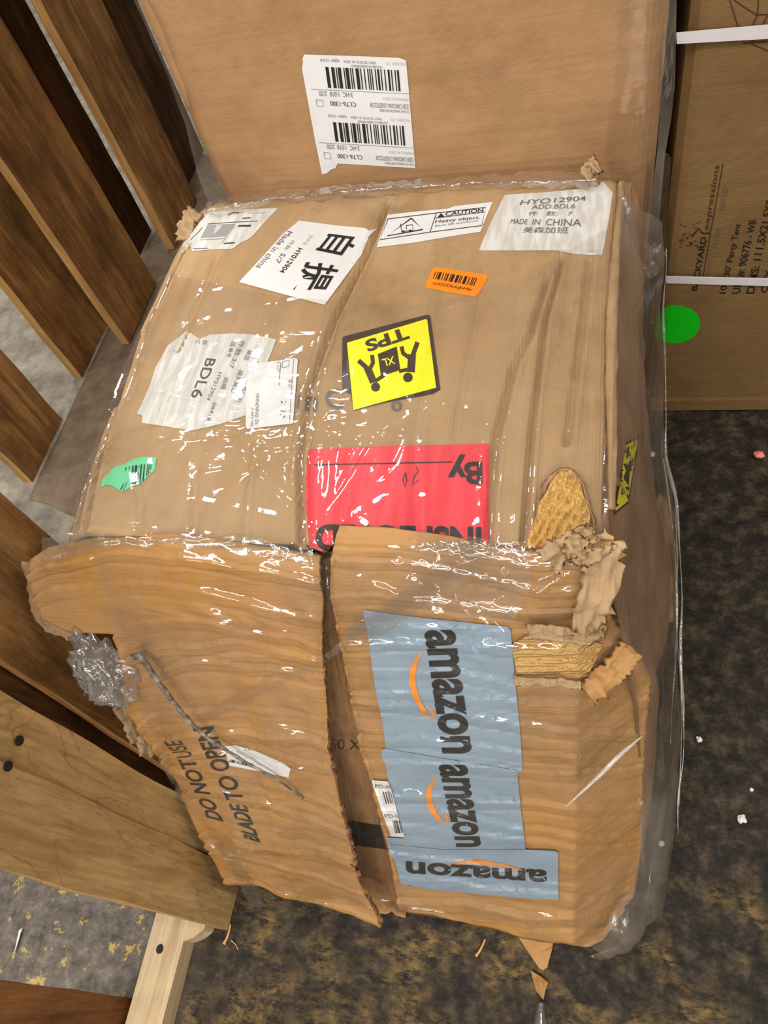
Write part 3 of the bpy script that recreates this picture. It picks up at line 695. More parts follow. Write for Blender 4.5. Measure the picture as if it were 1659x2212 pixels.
sticker('address_label', bx, B_TOP, cD([(830, 163), (1060, 148), (1280, 128), (1310, 138), (1330, 118), (1400, 85), (1455, 150), (1440, 260), (1410, 430), (1393, 512), (1330, 511), (1230, 505), (1130, 484), (680, 485), (750, 320)]), m_whited,
        [('t', 'HYO12904', cD([(930, 192), (1302, 168), (1300, 196), (915, 222)]), m_ink2, .006), ('t', 'ADD:BDL6', cD([(992, 220), (1240, 214), (1235, 240), (985, 245)]), m_ink2), ('t', '件   数:   7', cD([(972, 258), (1226, 256), (1220, 284), (965, 284)]), m_ink2),
         ('t', 'MADE  IN  CHINA', cD([(870, 302), (1277, 302), (1272, 346), (862, 330)]), m_ink2), ('t', '美森加班', cD([(942, 348), (1202, 348), (1196, 386), (932, 382)]), m_ink2)],
        label='wrinkled white address label at the far right corner', fallback=ftop)
sticker('barcode_sticker', bx, B_TOP, cD([(412, 590), (430, 579), (725, 625), (736, 634), (680, 735), (655, 752), (380, 702), (368, 690)]), m_orange,
        [('b', cD([(430, 605), (685, 646), (665, 692), (415, 646)]), 26, 3, m_ink), ('t', 'tsXGDLIqbHe', cD([(417, 664), (642, 701), (630, 722), (408, 684)]), m_ink)], label='bright orange barcode sticker', fallback=ftop)
cG = crop(640, 660, 3.607)
def xl(c, bl=True):
    it = [('t', 'TPS', c([(888, 256), (555, 365), (530, 275), (850, 163)]), m_ink, .035), ('p', c([(635, 378), (782, 318), (812, 502), (660, 552)]), m_ink), ('t', 'XL', c([(775, 452), (682, 476), (664, 420), (758, 392)]), m_yellow, .01, .0011),
          ('c', c([(870, 560)])[0], 10.5, m_ink), ('l', c([(893, 520), (898, 450), (902, 380)]), 17, m_ink), ('l', c([(905, 395), (945, 285)]), 10, m_ink), ('l', c([(885, 410), (832, 372), (820, 318)]), 9, m_ink), ('l', c([(885, 495), (800, 512)]), 8, m_ink),
          ('c', c([(618, 635)])[0], 10, m_ink), ('l', c([(602, 600), (578, 540), (552, 480)]), 16, m_ink), ('l', c([(556, 492), (485, 428)]), 10, m_ink), ('l', c([(570, 500), (598, 445), (590, 385)]), 9, m_ink), ('l', c([(610, 592), (690, 540)]), 8, m_ink)]
    return it
sticker('heavy_parcel_sticker', bx, B_TOP, cG([(358, 250), (372, 240), (1030, 68), (1045, 85), (1085, 380), (1122, 655), (1060, 690), (700, 755), (445, 818), (425, 690), (358, 668)]), m_black,
        [('p', cG([(395, 290), (1010, 105), (1020, 112), (1090, 640), (640, 760), (445, 815)]), m_yellow, .0004)]+[tuple(list(q)) for q in xl(cG)], label='yellow and black sticker with two people lifting', fallback=ftop)
sticker('inspection_label', bx, B_TOP, cG([(92, 1140), (110, 1122), (600, 1098), (1000, 1088), (1380, 1080), (1490, 1076), (1507, 1100), (1500, 1500), (1502, 1900), (900, 1985), (290, 1980), (140, 1985), (110, 1920), (78, 1600), (70, 1400)]), m_red,
        [('t', 'By', cG([(1448, 1392), (1182, 1392), (1182, 1160), (1448, 1160)]), m_ink, .03), ('l', cG([(140, 1240), (700, 1230), (1215, 1218)]), 2.6, m_ink), ('t', 'INSPECTED', cG([(1440, 1935), (150, 1915), (150, 1700), (1440, 1722)]), m_ink, .035),
         ('l', cG([(930, 1250), (950, 1290), (920, 1330), (905, 1400), (950, 1360)]), 2.0, m_ink), ('l', cG([(850, 1300), (830, 1360), (845, 1415), (862, 1360), (850, 1300)]), 2.0, m_ink)],
        label='bright red inspection label tucked under the front flaps')
cI = crop(280, 680, 3.770)
sticker('shipping_label', bx, B_TOP, cI([(470, 125), (570, 200), (650, 163), (830, 150), (1000, 160), (1195, 200), (1120, 390), (1060, 600), (1000, 800), (720, 895), (510, 942), (98, 880), (105, 822), (60, 805), (160, 590), (210, 430), (310, 250), (370, 205)]), m_whited,
        [('t', 'BDL6', cI([(702, 362), (578, 680), (492, 670), (625, 352)]), m_ink), ('t', '运单号', cI([(870, 222), (818, 348), (785, 340), (832, 206)]), m_ink2), ('t', 'HY012904', cI([(752, 470), (655, 702), (625, 690), (720, 464)]), m_ink2), ('t', '06416', cI([(708, 720), (658, 868), (628, 860), (680, 710)]), m_ink2),
         ('t', '件数:3/7', cI([(945, 214), (845, 438), (802, 426), (902, 202)]), m_ink2), ('t', '美国', cI([(1002, 290), (966, 372), (926, 360), (962, 280)]), m_ink2), ('t', '渠', cI([(1058, 365), (1042, 402), (1005, 395), (1020, 355)]), m_ink2),
         ('t', '报关类型', cI([(928, 455), (862, 642), (820, 630), (886, 445)]), m_ink2), ('t', '邮编', cI([(808, 515), (778, 608), (736, 600), (770, 504)]), m_ink2), ('t', '美森快船', cI([(978, 530), (902, 718), (868, 706), (940, 520)]), m_ink2), ('b', cI([(540, 200), (650, 212), (640, 245), (535, 232)][::1]), 5, 4, m_grey)],
        label='stained torn white shipping label with rotated lettering', fallback=ftop)
sticker('return_label', bx, B_TOP, cI([(1000, 400), (1240, 368), (1345, 350), (1370, 365), (1355, 560), (1330, 885), (960, 930), (945, 910), (950, 560)]), m_white,
        [('l', cI([(1245, 380), (1300, 370), (1295, 420), (1240, 430), (1245, 380)]), 1.2, m_ink2), ('l', cI([(1335, 360), (1322, 560), (1300, 880)]), 1.0, m_ink2), ('l', cI([(1230, 385), (1215, 575)]), 1.2, m_ink2), ('t', 'LCJ1', cI([(1234, 384), (1226, 462), (1192, 460), (1196, 382)]), m_ink2),
         ('t', 'RDU1', cI([(1325, 530), (1320, 590), (1290, 588), (1293, 528)]), m_ink2), ('t', '2 13', cI([(1275, 700), (1265, 840), (1225, 836), (1232, 696)]), m_ink2), ('t', 'WINDING DR', cI([(1055, 640), (1045, 910), (1018, 906), (1028, 636)]), m_ink2), ('t', 'CARY NC', cI([(1010, 760), (1004, 915), (984, 912), (990, 756)]), m_ink2)], off=.0024,
        label='small white label overlapping the stained one', fallback=ftop)
cL = crop(200, 970, 10.37)
sticker('torn_barcode_sticker', bx, B_TOP, cL([(200, 700), (290, 600), (350, 570), (400, 480), (500, 400), (700, 350), (880, 230), (1120, 175), (1440, 190), (1385, 480), (1240, 610), (1110, 740), (1000, 810), (900, 820), (670, 960), (440, 830), (520, 700), (440, 740), (310, 800), (200, 860)]), m_green,
        [('p', cL(q), m_ink) for q in ([(735, 410), (755, 408), (750, 480), (732, 480)], [(815, 385), (830, 385), (822, 470), (808, 470)], [(880, 375), (892, 373), (885, 780), (865, 780)], [(905, 370), (920, 368), (905, 780), (893, 780)], [(955, 365), (1005, 358), (965, 790), (915, 800)], [(1035, 350), (1050, 348), (1010, 780), (995, 780)],
            [(1080, 345), (1105, 342), (1065, 775), (1035, 780)], [(1150, 340), (1175, 336), (1140, 700), (1115, 720)], [(1225, 340), (1240, 338), (1210, 600), (1195, 620)], [(1258, 340), (1285, 338), (1250, 570), (1230, 590)], [(1305, 340), (1318, 340), (1290, 540), (1275, 545)], [(690, 770), (710, 765), (640, 915), (615, 905)], [(770, 730), (780, 735), (690, 935), (676, 940)])],
        label='torn mint green barcode sticker', step=8, fallback=ftop)
cK = crop(560, 760, 8.295)
for ch, q in (('n', cK([(840, 800), (1045, 800), (1020, 1060), (830, 1060)])), ('C', cK([(1180, 660), (1500, 660), (1500, 1020), (1180, 1000)])), ('I', cK([(690, 780), (740, 770), (700, 1010), (655, 1010)])), ('o', cG([(740, 740), (820, 740), (820, 825), (740, 825)]))):
    sticker('box_printing', bx, B_TOP, None, None, [('t', ch, q, m_ink2, .02)], off=.0006, fallback=ftop)
# ------------------------------------------------------------------ stickers on the front and the side
cM = crop(740, 1300, 3.318)
sticker('tape_label', bx, B_R, cM([(155, 58), (400, 95), (850, 145), (1185, 178), (1205, 205), (1240, 600), (1270, 900), (1292, 1200), (1240, 1250), (700, 1180), (320, 1130), (285, 860), (230, 600), (190, 300), (150, 80)]), m_blue,
        [('t', 'amazon', cM([(805, 198), (932, 1088), (712, 1088), (580, 205)]), m_ink, .03),
         ('s', cM([(572, 358), (535, 440), (522, 530), (527, 610), (555, 700), (606, 785)]), cM([(568, 356), (510, 420), (478, 500), (475, 580), (502, 685), (572, 792)]), m_arrow), ('l', cM([(546, 795), (600, 812), (657, 828)]), 5, m_arrow), ('l', cM([(622, 762), (646, 785), (657, 828)]), 5, m_arrow)], off=.0028, label='upper grey-blue tape label with rotated lettering', fallback=fR)
sticker('tape_label', bx, B_R, cM([(275, 1065), (300, 1052), (700, 1120), (1100, 1185), (1250, 1208), (1280, 1500), (1312, 1775), (1312, 1850), (800, 1860), (350, 1830), (315, 1690), (440, 1695), (330, 1290), (310, 1180), (285, 1120)]), m_blue,
        [('t', 'amazon', cM([(892, 1168), (998, 1758), (812, 1758), (682, 1166)]), m_ink, .03),
         ('s', cM([(680, 1248), (652, 1300), (638, 1360), (640, 1420), (665, 1490), (712, 1562)]), cM([(676, 1246), (620, 1310), (594, 1375), (604, 1455), (640, 1525), (688, 1576)]), m_arrow), ('l', cM([(665, 1552), (700, 1572), (757, 1580)]), 4, m_arrow), ('l', cM([(728, 1520), (748, 1540), (757, 1580)]), 4, m_arrow)], off=.0044, label='middle grey-blue tape label with rotated lettering', fallback=fR)
sticker('tape_label', bx, B_R, cM([(320, 1700), (345, 1740), (700, 1775), (1310, 1776), (1525, 1785), (1545, 1800), (1547, 2138), (1310, 2126), (900, 2088), (610, 2060), (600, 2035), (420, 2022), (380, 1880), (345, 1780)]), m_blue,
        [('t', 'amazon', cM([(1467, 2012), (455, 1945), (452, 1858), (1462, 1922)]), m_ink, .03),
         ('s', cM([(1292, 1928), (1150, 1902), (1000, 1882), (900, 1877), (822, 1884)]), cM([(1290, 1922), (1150, 1876), (1000, 1853), (900, 1853), (812, 1872)]), m_arrow), ('l', cM([(790, 1850), (772, 1882), (830, 1886)]), 3, m_arrow)], off=.0060, label='lowest grey-blue tape label with upside-down lettering', fallback=fR)
cP = crop(790, 1660, 13.83)
sticker('barcode_sticker', bx, B_R, cP([(180, 355), (660, 385), (740, 550), (890, 1100), (1000, 1550), (1170, 2060), (760, 2030), (590, 1600), (430, 1130), (250, 590)]), m_white,
        [('t', 'PD-05', cP([(270, 475), (742, 512), (748, 602), (290, 592)]), m_ink2), ('t', 'PD-0', cP([(545, 1372), (938, 1386), (962, 1470), (580, 1482)]), m_ink2), ('b', cP([(480, 640), (770, 665), (850, 1040), (610, 1060)]), 8, 5, m_ink), ('b', cP([(800, 1560), (1010, 1560), (1110, 1930), (880, 1940)]), 7, 6, m_ink)], off=.0070, label='narrow white barcode sticker beside the seam', step=8, fallback=fR)
cN = crop(240, 1380, 2.676)
sticker('flap_printing', bx, B_L, None, None, [('t', 'DO NOT', cN([(552, 1032), (385, 700), (478, 690), (650, 1058)]), m_ink, .018), ('t', 'USE', cN([(380, 690), (300, 596), (400, 590), (474, 680)]), m_ink),
        ('t', 'BLADE TO', cN([(768, 1150), (605, 800), (715, 790), (862, 1178)]), m_ink, .018), ('t', 'OPEN', cN([(590, 770), (470, 520), (592, 505), (695, 760)]), m_ink, .018)], off=.0008, label='black lettering DO NOT USE BLADE TO OPEN', fallback=fL)
sticker('white_sticker', bx, B_L, cN([(655, 620), (720, 615), (840, 650), (1000, 720), (1038, 752), (1025, 802), (850, 765), (680, 732), (670, 690), (688, 682), (664, 652)]), m_white, [('b', cN([(690, 698), (812, 730), (808, 742), (688, 712)]), 16, 8, m_ink)], label='small torn white sticker', step=8, fallback=fL)
sticker('inner_printing', bx, B_IN, None, None, [('t', '50 X', cN([(1262, 580), (1437, 588), (1437, 642), (1262, 640)]), m_ink)], off=.0008, label='small black figures 50 X', fallback=fI)
sticker('black_tape', bx, B_IN, cN([(1345, 1045), (1555, 1080), (1595, 1218), (1370, 1190)]), m_black, (), label='black tape across the seam', fallback=fI)
cR = crop(1100, 880, 2.968)
fS = lambda x, y: CAMP+ray(x, y)*1.3
sticker('heavy_parcel_sticker', bx, B_SIDE, cR([(750, 225), (832, 180), (828, 250), (765, 615), (672, 690), (662, 600), (720, 400)]), m_black,
        [('p', cR([(752, 240), (822, 205), (815, 260), (762, 600), (680, 668), (715, 480), (732, 340)]), m_yellow, .0004), ('t', 'TPS', cR([(790, 300), (750, 330), (752, 255), (815, 225)]), m_ink, .03), ('l', cR([(792, 320), (765, 400), (740, 470)]), 9, m_ink), ('l', cR([(740, 360), (765, 420), (755, 530)]), 6, m_ink)], label='yellow and black sticker folded on the right side', step=10, fallback=fS)

# ------------------------------------------------------------------ torn cardboard
cT = crop(1100, 880, 2.968)
def patch(name, bvh, outline, mat, fb_, off=.003, amp=.004, label=None, flute=(0, .2)):
    return sticker(name, bx, bvh, outline, mat, (), off=off, step=4, fallback=fb_, label=label, lift=lambda x, y: amp*(.6*nz(x*.05, y*.02, 1)+.45*math.sin(flute[0]*x+flute[1]*y+2*nz(x*.02, y*.02, 4))+.5*nz(x*.15, y*.15, 2))+amp)
patch('torn_patch', B_TOP, cT([(110, 880), (125, 830), (150, 740), (175, 690), (200, 600), (235, 550), (270, 470), (300, 440), (330, 405), (365, 415), (400, 392), (430, 440), (455, 480), (475, 560), (500, 620), (520, 700), (500, 800), (430, 850), (330, 880), (250, 935)]), m_torntop, ftop, .004, .006, 'torn patch showing pale fluting on top', (.30, .17))
cT2 = crop(660, 1100, 2.183)
patch('torn_patch', B_R, cT2([(970, 640), (1040, 600), (1200, 590), (1330, 615), (1400, 640), (1330, 720), (1330, 790), (1240, 800), (1100, 800), (1000, 790)]), m_torn, fR, .003, .004, 'torn strip showing pale fluting on the front', (.02, .34))
def scrap(name, path, wid, mat, th=.003, seed=0, curl=.012, label=None, nu=8):
    path = [Vector(p) for p in path]; pts = smoothpath(path, 26)
    P = np.zeros((27, nu+1, 3))
    for j, p in enumerate(pts):
        t = (pts[min(j+1, 26)]-pts[max(j-1, 0)]).normalized(); a = t.cross(Vector((.1, -.6, .75))).normalized(); b = a.cross(t)
        w = wid(j/26) if callable(wid) else wid
        for i in range(nu+1):
            s = (i/nu-.5); e = 1+(.5*nz(j*.9, i, seed) if i in (0, nu) else 0)
            q = p+a*(w*s*e)+b*(curl*(nz(j*.25+seed, i*.5, 1)+.35*nz(j*.7, i*.7+seed, 2)))
            P[j, i] = q
    P[:, :, 2] = np.maximum(P[:, :, 2], .004)
    return shell(name, P, th, mat, bx, label, True, (0, -.6, .75))
S = lambda x, y, d=.0: Vector(fplane(x, y, .045-d, .398-d, XC))
scrap('torn_scrap', [S(1180, 1215, .02), S(1240, 1170, .022), S(1282, 1150, .02)], lambda t: .032*(1-.5*t), [m_torn2, m_edge], .003, 1, .014, 'crumpled torn cardboard at the crushed corner')
scrap('torn_scrap', [S(1300, 1170, .02), S(1300, 1240, .03), S(1275, 1330, .03), S(1270, 1365, .02)], lambda t: .045*(1-.3*t), [m_torn2, m_edge], .003, 5, .016)
scrap('torn_scrap', [S(1225, 1165, .025), S(1268, 1200, .03), S(1315, 1165, .02)], .022, [m_torn2, m_edge], .003, 9, .014)
scrap('torn_scrap', [S(1140, 1365, .016), S(1200, 1368, .02), S(1262, 1375, .02), S(1310, 1350, .02)], .018, [m_torn2, m_edge], .003, 13, .010)
scrap('torn_scrap', [S(1110, 1470, .012), S(1180, 1474, .016), S(1255, 1480, .016)], .010, [m_torn2, m_edge], .002, 17, .006)
scrap('torn_scrap', [S(1270, 1500, .016), S(1320, 1455, .02), S(1365, 1400, .02)], .03, [m_front, m_edge], .003, 19, .010)
scrap('torn_scrap', [S(60, 1215, -.01), S(75, 1290, -.012), S(95, 1345, -.012), S(160, 1375, -.01)], .018, [m_torn2, m_edge], .003, 23, .010, 'ragged torn end of the left flap')
scrap('torn_scrap', [S(262, 1530), S(285, 1575), S(300, 1600), S(330, 1632)], lambda t: .03*(1-.4*t), [m_torn2, m_edge], .002, 27, .014)
scrap('torn_scrap', [Vector(atz(1290, 385, HB+.004)), Vector(atz(1275, 368, HB+.03)), Vector(atz(1292, 352, HB+.035))], .026, [m_torn2, m_edge], .003, 31, .010, 'torn cardboard nub at the far right corner')
scrap('torn_scrap', [Vector(atz(395, 520, HB-.01)), Vector(atz(404, 480, HB+.004)), Vector(atz(425, 455, HB+.008))], .028, [m_torn2, m_edge], .003, 35, .010)
scrap('torn_scrap', [Vector(atz(1428, 1070, .04)), Vector(atz(1436, 1130, .035)), Vector(atz(1446, 1240, .03)), Vector(atz(1440, 1340, .03))], .03, [m_side, m_edge], .003, 39, .012)
T = lambda x, y, d=.0: Vector(atz(x, y, HB+d))
scrap('torn_scrap', [T(1172, 1080, .004), T(1190, 1040, .008), T(1222, 1022, .01), T(1250, 1045, .01), T(1268, 1110, .008), T(1280, 1160, .006)], .010, [m_side, m_edge], .002, 47, .006, 'dark ragged tear line round the torn corner')
# black strip painting the shade of the cavity at the crushed left corner
scrap('torn_scrap', [S(165, 1352, -.02), S(215, 1340, -.02), S(258, 1350, -.02)], .02, m_black, .002, 43, .004, 'black strip for the shade in the crushed hollow under the left flap')
# loose tongue of cardboard below the bottom edge
P = np.array([[atz(1120, 2025, .02), atz(1165, 2034, .02), atz(1195, 2038, .02)], [atz(1140, 2055, .008), atz(1166, 2058, .01), atz(1192, 2052, .008)], [atz(1165, 2092, .006), atz(1173, 2096, .006), atz(1182, 2090, .006)]])
shell('torn_tongue', P, .003, [m_front, m_edge], bx, None, False, (0, 0, 1))

# ------------------------------------------------------------------ stretch wrap
def over(bvh, fb_, d):
    def f(x, y, u, v):
        r = Vector(ray(x, y)).normalized(); loc = bvh.ray_cast(Vector(CAMP), r)[0]
        if loc is None: loc = Vector(fb_(x, y))
        return np.array(loc-r*d)
    return f
def smoothP(P, n):
    P = P.copy()
    for _ in range(n):
        Q = P.copy(); Q[1:-1, 1:-1] = (P[1:-1, 1:-1]*2+P[:-2, 1:-1]+P[2:, 1:-1]+P[1:-1, :-2]+P[1:-1, 2:])/6; P = Q
    return P
def pull(P, wr):                    # long tension wrinkles: (pixel a, pixel b, width m, height m)
    P = P.copy(); N = normals_grid(P)
    for a, b, w, h in wr:
        for j in range(P.shape[0]):
            for i in range(P.shape[1]):
                d = segdist(P[j, i], a, b)
                if d < 3*w: P[j, i] = P[j, i]+N[j, i]*h*math.exp(-(d/w)**2)
    return P
PT = smoothP(pxsheet([(150, 1130), (185, 1010), (240, 860), (290, 740), (360, 590)], [(1318, 1195), (1310, 1000), (1318, 820), (1325, 700), (1335, 480)], [(150, 1130), (420, 1160), (720, 1180), (1000, 1185), (1318, 1195)], [(360, 590), (600, 640), (900, 660), (1120, 600), (1335, 480)], 150, 90, over(B_TOP, ftop, .008)), 2)
rr = random.Random(7); wr = []
for k in range(60):
    cx, cy = rr.gauss(720, 190), rr.gauss(900, 60); an = rr.gauss(.12, .25) if k % 3 else rr.gauss(-1.1, .3); ln = rr.uniform(50, 230)
    a = atz(cx-ln*math.cos(an), cy-ln*.5*math.sin(an), HB+.01); b = atz(cx+ln*math.cos(an), cy+ln*.5*math.sin(an), HB+.01); wr.append((a, b, rr.uniform(.0025, .0045), rr.choice((-1, 1))*rr.uniform(.0015, .004)))
for k in range(12):
    cx, cy = rr.gauss(1230, 30), rr.uniform(650, 1100); an = rr.gauss(-1.45, .15); ln = rr.uniform(20, 80)
    wr.append((atz(cx-ln*math.cos(an), cy-ln*math.sin(an), HB+.01), atz(cx+ln*math.cos(an), cy+ln*math.sin(an), HB+.01), .003, rr.choice((-1, 1))*.003))
for k in range(16):
    a = atz(690+rr.uniform(-30, 30), 1185, HB+.01); an = rr.uniform(1.0, 2.3); b = atz(690+260*math.cos(an), 1185-260*math.sin(an), HB+.01); wr.append((a, b, .004, rr.choice((-1, 1))*.004))
PT = pull(PT, wr)
sheet('stretch_wrap', bx, PT, m_film, .0010, 11, (26, 18, 20), 'clear stretch wrap over the top')
flB = bvh_of(flL, flR, inner, top)
FBf = lambda x, y: fplane(x, y, .045, .398, XC)
PF = smoothP(pxsheet([(180, 1170), (240, 1330), (290, 1500), (345, 1650), (470, 1850)], [(1318, 1200), (1345, 1350), (1400, 1460), (1390, 1750), (1330, 2010)], [(180, 1170), (400, 1140), (690, 1195), (1000, 1170), (1318, 1200)], [(470, 1850), (650, 1950), (800, 1960), (1000, 1990), (1330, 2010)], 170, 140, over(flB, FBf, .014)), 5)
wr = []
for k in range(26):
    cx, cy = rr.gauss(1010, 110), rr.gauss(1255, 50); an = rr.uniform(0, 3.14); ln = rr.uniform(30, 130); w0 = (.05, .4)
    f = lambda x, y: fplane(x, y, .045, .39, XC)
    wr.append((f(cx-ln*math.cos(an), cy-ln*math.sin(an)), f(cx+ln*math.cos(an), cy+ln*math.sin(an)), rr.uniform(.003, .006), rr.choice((-1, 1))*rr.uniform(.003, .007)))
for k in range(26):
    cx, cy = rr.uniform(330, 680), rr.gauss(1340, 80); an = rr.gauss(.15, .3) if k % 2 else rr.gauss(-.8, .4); ln = rr.uniform(20, 110)
    wr.append((f(cx-ln*math.cos(an), cy-ln*math.sin(an)), f(cx+ln*math.cos(an), cy+ln*math.sin(an)), rr.uniform(.003, .005), rr.choice((-1, 1))*rr.uniform(.002, .005)))
PF = pull(PF, wr)
sheet('stretch_wrap', bx, PF, m_film2, .003, 23, (18, 18, 30), 'clear stretch wrap over the front')
# loose wrap hanging on the right side
ol = [(1270, 2066, .004, 0), (1330, 2046, .006, .06), (1398, 1965, .01, .12), (1424, 1850, .02, .19), (1428, 1700, .02, .28), (1436, 1560, .02, .36), (1442, 1400, .02, .44), (1452, 1260, .02, .51), (1446, 1100, .03, .58), (1416, 985, .05, .65), (1416, 860, .12, .73), (1408, 720, .28, .82), (1412, 600, .42, .9), (1405, 535, .5, 1)]
il = [(1262, 2035), (1300, 2015), (1372, 1900), (1386, 1750), (1388, 1600), (1396, 1460), (1345, 1380), (1322, 1290), (1318, 1150), (1318, 1000), (1322, 850), (1328, 700), (1338, 560), (1345, 430)]
vv = np.linspace(0, 1, 121); ip = poly_at([(*p, o[3]) for p, o in zip(il, ol)], vv)
PS = np.zeros((121, 37, 3))
for j, t in enumerate(vv):
    o = [np.interp(t, [q[3] for q in ol], [q[k] for q in ol]) for k in range(3)]
    Bq = atz(*o)
    zi = np.interp(t, [0, .12, .19, .28, .36, .44, .5, .6, 1], [.02, .12, .2, .32, .43, .58, .66, .675, .675]); A = atz(ip[j, 0], ip[j, 1], zi+.012)
    for i in range(37):
        s = i/36; PS[j, i] = A*(1-s)+Bq*s+np.array([.03*math.sin(math.pi*s), -.01*math.sin(math.pi*s), .012*math.sin(math.pi*s)])
PS[:, :, 2] = np.maximum(PS[:, :, 2], .010)
wr = []
for k in range(22):
    j = rr.randrange(25, 90); c = rr.randrange(8, 34); wr.append((PS[j, c], PS[min(118, j+rr.randrange(8, 24)), min(35, max(1, c+rr.choice((-2, 0, 2))))], rr.uniform(.003, .006), rr.choice((-1, 1))*rr.uniform(.003, .007)))
PS = pull(PS, wr)
sheet('stretch_wrap', bx, PS, m_film3, .006, 31, (40, 5, 10), 'loose grey stretch wrap hanging down the right side')
m_glint = film('wrap_highlight', .55, (196, 190, 180), 12.3, (30, 30, 30), 2.2, .10, .6, .14)  # pale ridge tubes added to paint highlight lines down the side wrap
for col, j0, j1, rad, sd in ((24, 30, 118, .0035, 2), (16, 24, 80, .0022, 5), (33, 40, 90, .0026, 9)):
    pth = smoothpath([Vector(PS[j, col])+Vector((.006+.004*nz(j*.2, sd, 0), -.004, .006)) for j in range(j0, j1, 6)], 70)
    V, F = tube(pth, lambda t: rad*(.6+.4*math.sin(t*23+sd))*(1-.5*abs(2*t-1)), 8, sd, .35)
    mesh('wrap_fold', V, F, m_glint, bx)
# crumpled wrap along the far top edge
Pk = pxsheet([(440, 470), (445, 436)], [(1285, 408), (1290, 366)], [(440, 470), (600, 438), (850, 416), (1060, 408), (1285, 408)], [(445, 436), (600, 412), (850, 392), (1060, 378), (1290, 366)], 120, 8, lambda x, y, u, v: atz(x, y, HB+.004+.022*math.sin(math.pi*v)*(.6+.6*abs(nz(u*14, v, 0)))))
sheet('stretch_wrap', bx, Pk, m_film4, .006, 41, (40, 40, 40), 'crumpled wrap along the far edge')
PC = pxsheet([(905, 1175), (880, 1240), (900, 1320)], [(1130, 1170), (1150, 1260), (1110, 1340)], [(905, 1175), (1010, 1160), (1130, 1170)], [(900, 1320), (1000, 1335), (1110, 1340)], 60, 44, over(flB, FBf, .020))
PC = smoothP(PC, 3)
wr = []
for k in range(30):
    cx, cy = rr.uniform(920, 1110), rr.uniform(1180, 1320); an = rr.gauss(.5, .9); ln = rr.uniform(15, 70)
    wr.append((f(cx-ln*math.cos(an), cy-ln*math.sin(an)), f(cx+ln*math.cos(an), cy+ln*math.sin(an)), rr.uniform(.002, .004), rr.choice((-1, 1))*rr.uniform(.003, .006)))
sheet('stretch_wrap', bx, pull(PC, wr), film('crinkled_film', .10, (220, 216, 208), 6.2, (40, 40, 40), 1.8, .06, .12), .003, 53, (30, 30, 30), 'crinkled shiny wrap above the blue labels')
# ridge of wrap over the left flap's top edge
Pk = pxsheet([(100, 1205), (108, 1150)], [(690, 1215), (680, 1165)], [(100, 1205), (230, 1172), (400, 1165), (560, 1185), (690, 1215)], [(108, 1150), (180, 1138), (330, 1150), (520, 1142), (680, 1165)], 90, 10, lambda x, y, u, v: fplane(x, y, .012, .39)+FN*(.012+.006*nz(u*12, v*3, 5)))
sheet('stretch_wrap', bx, Pk, m_film3, .003, 47, (30, 30, 30), 'milky ridge of wrap over the left flap')
# grey translucent folded bands
def band(a, b, w, d=.02, seed=0, mat=None):
    A, Bq = fplane(*a, .045-d, .398-d, XC), fplane(*b, .045-d, .398-d, XC); t = Bq-A; n = np.cross(t, FN); n /= np.linalg.norm(n)
    P = np.array([[A+t*s+n*w*(q-.5)*(1+.4*nz(s*6, seed, q)) for q in np.linspace(0, 1, 6)] for s in np.linspace(0, 1, 40)])
    sheet('wrap_fold', bx, P, mat or m_film5, .002, seed, (20, 20, 20))
band((1040, 1190), (760, 1385), .030, .024, 3); band((900, 1165), (1060, 1200), .020, .024, 5); band((765, 1370), (706, 1420), .008, .024, 7); band((700, 1425), (430, 1560), .009, .026, 8); band((560, 1960), (480, 1820), .03, .03, 9)
# white stretched ridge on the right corner
pth = smoothpath([S(1220, 1745, .03), S(1290, 1680, .035), S(1340, 1630, .04), S(1388, 1590, .035)], 30)
V, F = tube(pth, lambda t: .0028*math.sin(math.pi*max(.03, min(.97, t)))+.0005, 7, 3, .3)
mesh('wrap_fold', V, F, film('pale_film_ridge', .8, (214, 204, 192), 9.9, (30, 30, 30)), bx)
# bunched tail of wrap at the left corner and its twisted strand
bm = bmesh.new(); bmesh.ops.create_icosphere(bm, subdivisions=5, radius=1.0)
ctr = Vector(fplane(222, 1445, .02, .38)); eu = Vector((1, 0, 0)); ev = Vector((0, .47, .88))
V = []
for v in bm.verts:
    d = v.co; r = 1.2-.8*abs(nz(d.x, d.y, d.z, 1.3))-.42*abs(nz(d.x+3, d.y, d.z, 2.6))
    q = d*r; q.x *= .046*(1-.25*q.y); V.append(ctr+eu*(q.x-.0002)+ev*(q.y*.066)+Vector(FN)*(q.z*.022)+eu*(-.010*q.y if q.y > 0 else .004*q.y))
F = [[v.index for v in f.verts] for f in bm.faces]; bm.free()
mesh('wrap_tail', V, F, m_film4, bx, None, True, 'crumpled bunch of clear wrap at the left corner')
pth = smoothpath([S(288, 1420, .03), S(303, 1418, .032), S(340, 1470, .034), S(385, 1530, .034), S(430, 1578, .034), S(475, 1612, .034), S(540, 1652, .032), S(600, 1685, .03), S(655, 1725, .028)], 70)
V, F = tube(pth, lambda t: .0042*(1-.72*t)+.0004, 7, 8, .5)
t = NT('twisted_grey_film'); g = t.noise(90, detail=5)
mesh('wrap_strand', V, F, t.done(t.ramp(g, [(.3, L((62, 54, 46))), (.55, L((118, 108, 96))), (.75, L((180, 174, 166)))]), .3, t.bump(g, .6, .004), .5), bx, None, True, 'twisted grey strand of wrap across the left flap')
pth = smoothpath([atz(1343, 425, HB+.006), atz(1368, 480, HB-.03), atz(1392, 525, HB-.10), atz(1408, 548, HB-.16)], 30)
V, F = tube(pth, lambda t: .0045+.0015*math.sin(t*9), 8, 6, .4)
mesh('wrap_strand', V, F, m_film4, bx, None, True, 'twisted clear strand of wrap at the far right corner')
